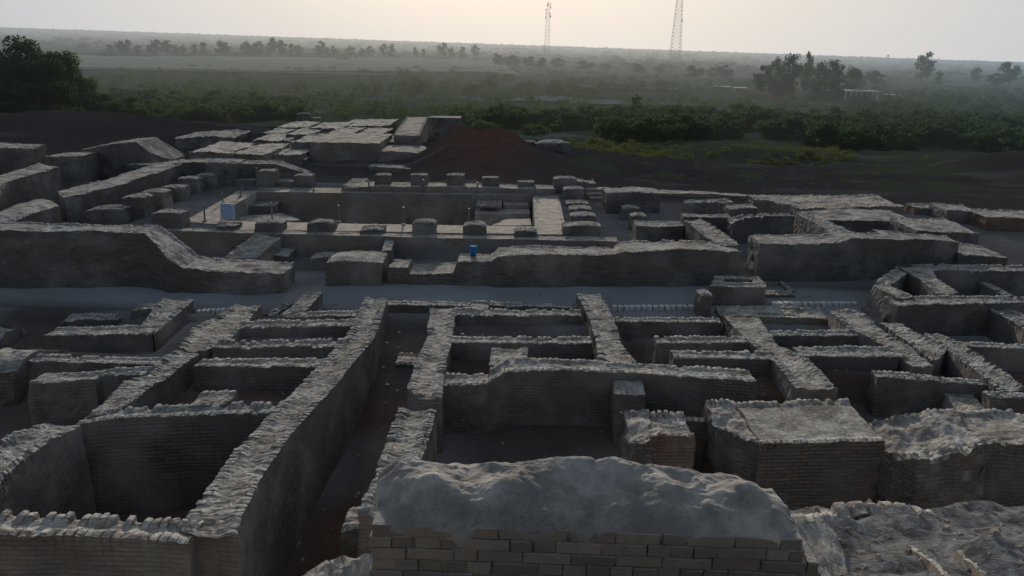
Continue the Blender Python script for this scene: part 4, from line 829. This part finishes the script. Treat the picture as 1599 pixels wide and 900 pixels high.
# ================================================================== masts
def mast(px,yb_,zb,hh,wb,wt,lab,panels,topants):
    B=P(px,yb_,zb); e=empty('telecom_mast',tuple(B),lab,'mast')
    legs=[(1,1),(1,-1),(-1,-1),(-1,1)]; n=int(hh/2.6)
    def w(z): return wb+(wt-wb)*min(1,z/hh)
    for lx_,ly in legs:
        g_=G(); g_.bar((lx_*wb/2,ly*wb/2,0),(lx_*wt/2,ly*wt/2,hh),.13,4,.09); g_.build('leg',MTOWER,e)
    g_=G()
    for i in range(n):
        za,zc=hh*i/n,hh*(i+1)/n
        for k in range(4):
            a,b=legs[k],legs[(k+1)%4]
            pa=(a[0]*w(za)/2,a[1]*w(za)/2,za); pb=(b[0]*w(zc)/2,b[1]*w(zc)/2,zc); pc=(b[0]*w(za)/2,b[1]*w(za)/2,za); pd=(a[0]*w(zc)/2,a[1]*w(zc)/2,zc)
            g_.bar(pa,pb,.06); g_.bar(pc,pd,.06); g_.bar(pd,pb,.055)
    g_.build('lattice',MTOWER,e)
    for (z,a,r) in topants:
        g_=G(); ca,sa=math.cos(a),math.sin(a); o=w(z)/2+.5
        g_.bar((o*ca,o*sa,z),((o+.55)*ca,(o+.55)*sa,z),r,14); g_.build('dish',MDISH,e)
    for (z,a) in panels:
        g_=G(); o=w(z)/2+.7; g_.box((o*math.cos(a),o*math.sin(a),z),(.35,.3,2.4),a); g_.bar((0,0,z),(o*math.cos(a),o*math.sin(a),z),.05); g_.build('panel_antenna',MDISH,e)
    g_=G(); g_.bar((0,0,hh),(0,0,hh+3.5),.07,5); g_.build('lightning_rod',MTOWER,e)
B=P(853,93,-2.5); hh=H(853,4,93,-2.5)+2.5
mast(853,93,-2.5,hh,4.4,2.,'slimmer lattice telecom mast, left of the two, topped with dishes',[(hh-1.5,a) for a in (0,2.1,4.2)]+[(hh-9,a) for a in(.5,3.)],[(hh-4,0.2,.75),(hh-6,3.3,.7),(hh-11,-.6,.9),(hh-12.,2.9,.8),(hh-2.5,-1.8,.6)])
hh=H(1053,-12,102,-2.5)+2.5
mast(1053,102,-2.5,hh,8.2,3.6,'wider lattice telecom mast, right of the two, running off the top edge',[(hh-2,a) for a in (0,1.6,3.1,4.7)],[(hh-20,.3,.7)])
# ================================================================== pavilion and sheds
B=P(1342,158,-2.5); pv_=empty('pavilion',tuple(B),'small white flat roofed pavilion with open columns beside the grove','building',rz=.05)
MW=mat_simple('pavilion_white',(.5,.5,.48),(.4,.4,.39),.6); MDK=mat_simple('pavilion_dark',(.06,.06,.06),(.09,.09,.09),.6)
hh=H(1342,142,158,-2.5)+2.5; W_=11.5
g_=G(); g_.box((-1.2,2,hh-.12),(W_+.6,5.4,.28)); g_.build('roof',MW,pv_)
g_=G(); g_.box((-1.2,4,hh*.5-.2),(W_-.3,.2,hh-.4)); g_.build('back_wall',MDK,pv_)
for i in range(9):
    g_=G(); g_.box((-1.2-W_/2+.2+i*(W_-.4)/8,-.35,(hh-.28)/2),(.34,.34,hh-.28)); g_.build('column',MW,pv_)
g_=G(); g_.box((-1.2,1.8,.05),(W_+.4,5,.3)); g_.build('plinth',MW,pv_)
for x,yb_,yt,wpx,l in ((1130,141,136,24,'low white roofed shed left of the grove, left of the pair'),(1158,144,138,20,'low white roofed shed left of the grove, right of the pair'),(1395,154,149,22,'low pale roofed shed just right of the pavilion'),(1316,128,123,10,'tiny white wall glimpsed over the pavilion trees'),(1056,112,109,8,'tiny white hut at the foot of the right mast')):
    B=P(x,yb_,-2.4); w=wpx*B[1]/F; h_=H(x,yt,yb_,-2.4)+2.4; e_=empty('shed',tuple(B),l,'shed')
    g_=G(); g_.box((0,1.5,h_/2),(w*.94,3,h_-.1)); g_.build('wall',MDK if wpx>12 else MW,e_); g_=G(); g_.box((0,1.5,h_+.05),(w,3.6,.2)); g_.build('roof',MW,e_)
# ================================================================== light
w=bpy.data.worlds.new('World'); sc.world=w; w.use_nodes=True; nt=w.node_tree; nt.nodes.clear()
sk=N(nt,'ShaderNodeTexSky',sky_type='NISHITA'); sk.sun_disc=False; sk.sun_elevation=SUN_EL; sk.sun_rotation=SUN_AZ; sk.dust_density=4.; sk.air_density=1.2; sk.ozone_density=1.5; sk.altitude=50
bg=N(nt,'ShaderNodeBackground'); bg.inputs[1].default_value=.05
ml=N(nt,'ShaderNodeMix',data_type='RGBA',blend_type='MIX')
tc=N(nt,'ShaderNodeTexCoord'); sp=N(nt,'ShaderNodeSeparateXYZ'); L(nt,tc.outputs['Generated'],sp.inputs[0])
# haze layer: brighter toward the sun
hz=N(nt,'ShaderNodeVectorMath',operation='DOT_PRODUCT'); L(nt,tc.outputs['Generated'],hz.inputs[0]); hz.inputs[1].default_value=(math.sin(SUN_AZ+.1)*math.cos(SUN_EL),math.cos(SUN_AZ+.1)*math.cos(SUN_EL),math.sin(SUN_EL))
hr=ramp(nt,hz.outputs['Value'],[(0.,(3.7,5.0,6.7)),(.60,(7.2,8.7,10.6)),(.82,(11.6,12.0,12.6)),(.93,(15.4,14.7,13.9)),(.985,(19.0,17.3,15.3)),(1.,(20.5,18.4,15.6))])
hf=ramp(nt,sp.outputs[2],[(0,(.96,.96,.96)),(.30,(.9,.9,.9)),(.8,(.35,.35,.35))])
L(nt,hf.outputs[0],ml.inputs[0]); L(nt,sk.outputs[0],ml.inputs[6]); L(nt,hr.outputs[0],ml.inputs[7]); L(nt,ml.outputs[2],bg.inputs[0])
o_=N(nt,'ShaderNodeOutputWorld'); L(nt,bg.outputs[0],o_.inputs[0])
sd=bpy.data.lights.new('sun','SUN'); sd.energy=3.3; sd.angle=math.radians(2.5); sd.color=(1,.88,.74); so=bpy.data.objects.new('sun',sd); COL.objects.link(so)
import mathutils
dv=mathutils.Vector((math.sin(SUN_AZ)*math.cos(SUN_EL),math.cos(SUN_AZ)*math.cos(SUN_EL),math.sin(SUN_EL))); so.rotation_euler=dv.to_track_quat('Z','Y').to_euler(); so.location=(0,0,60)
cd=bpy.data.cameras.new('camera'); co=bpy.data.objects.new('camera',cd); COL.objects.link(co); sc.camera=co
cd.sensor_width=36; cd.lens=36*F/1599; cd.clip_end=60000; cd.clip_start=.05
mt=mathutils.Matrix.Identity(4)
for i in range(3): mt[i][0]=RV[i]; mt[i][1]=UV_[i]; mt[i][2]=-fv[i]
mt[2][3]=CZ; co.matrix_world=mt
sc.view_settings.view_transform='Standard'; sc.view_settings.look='None'; sc.view_settings.exposure=0; sc.view_settings.gamma=1
sc.render.engine='CYCLES'
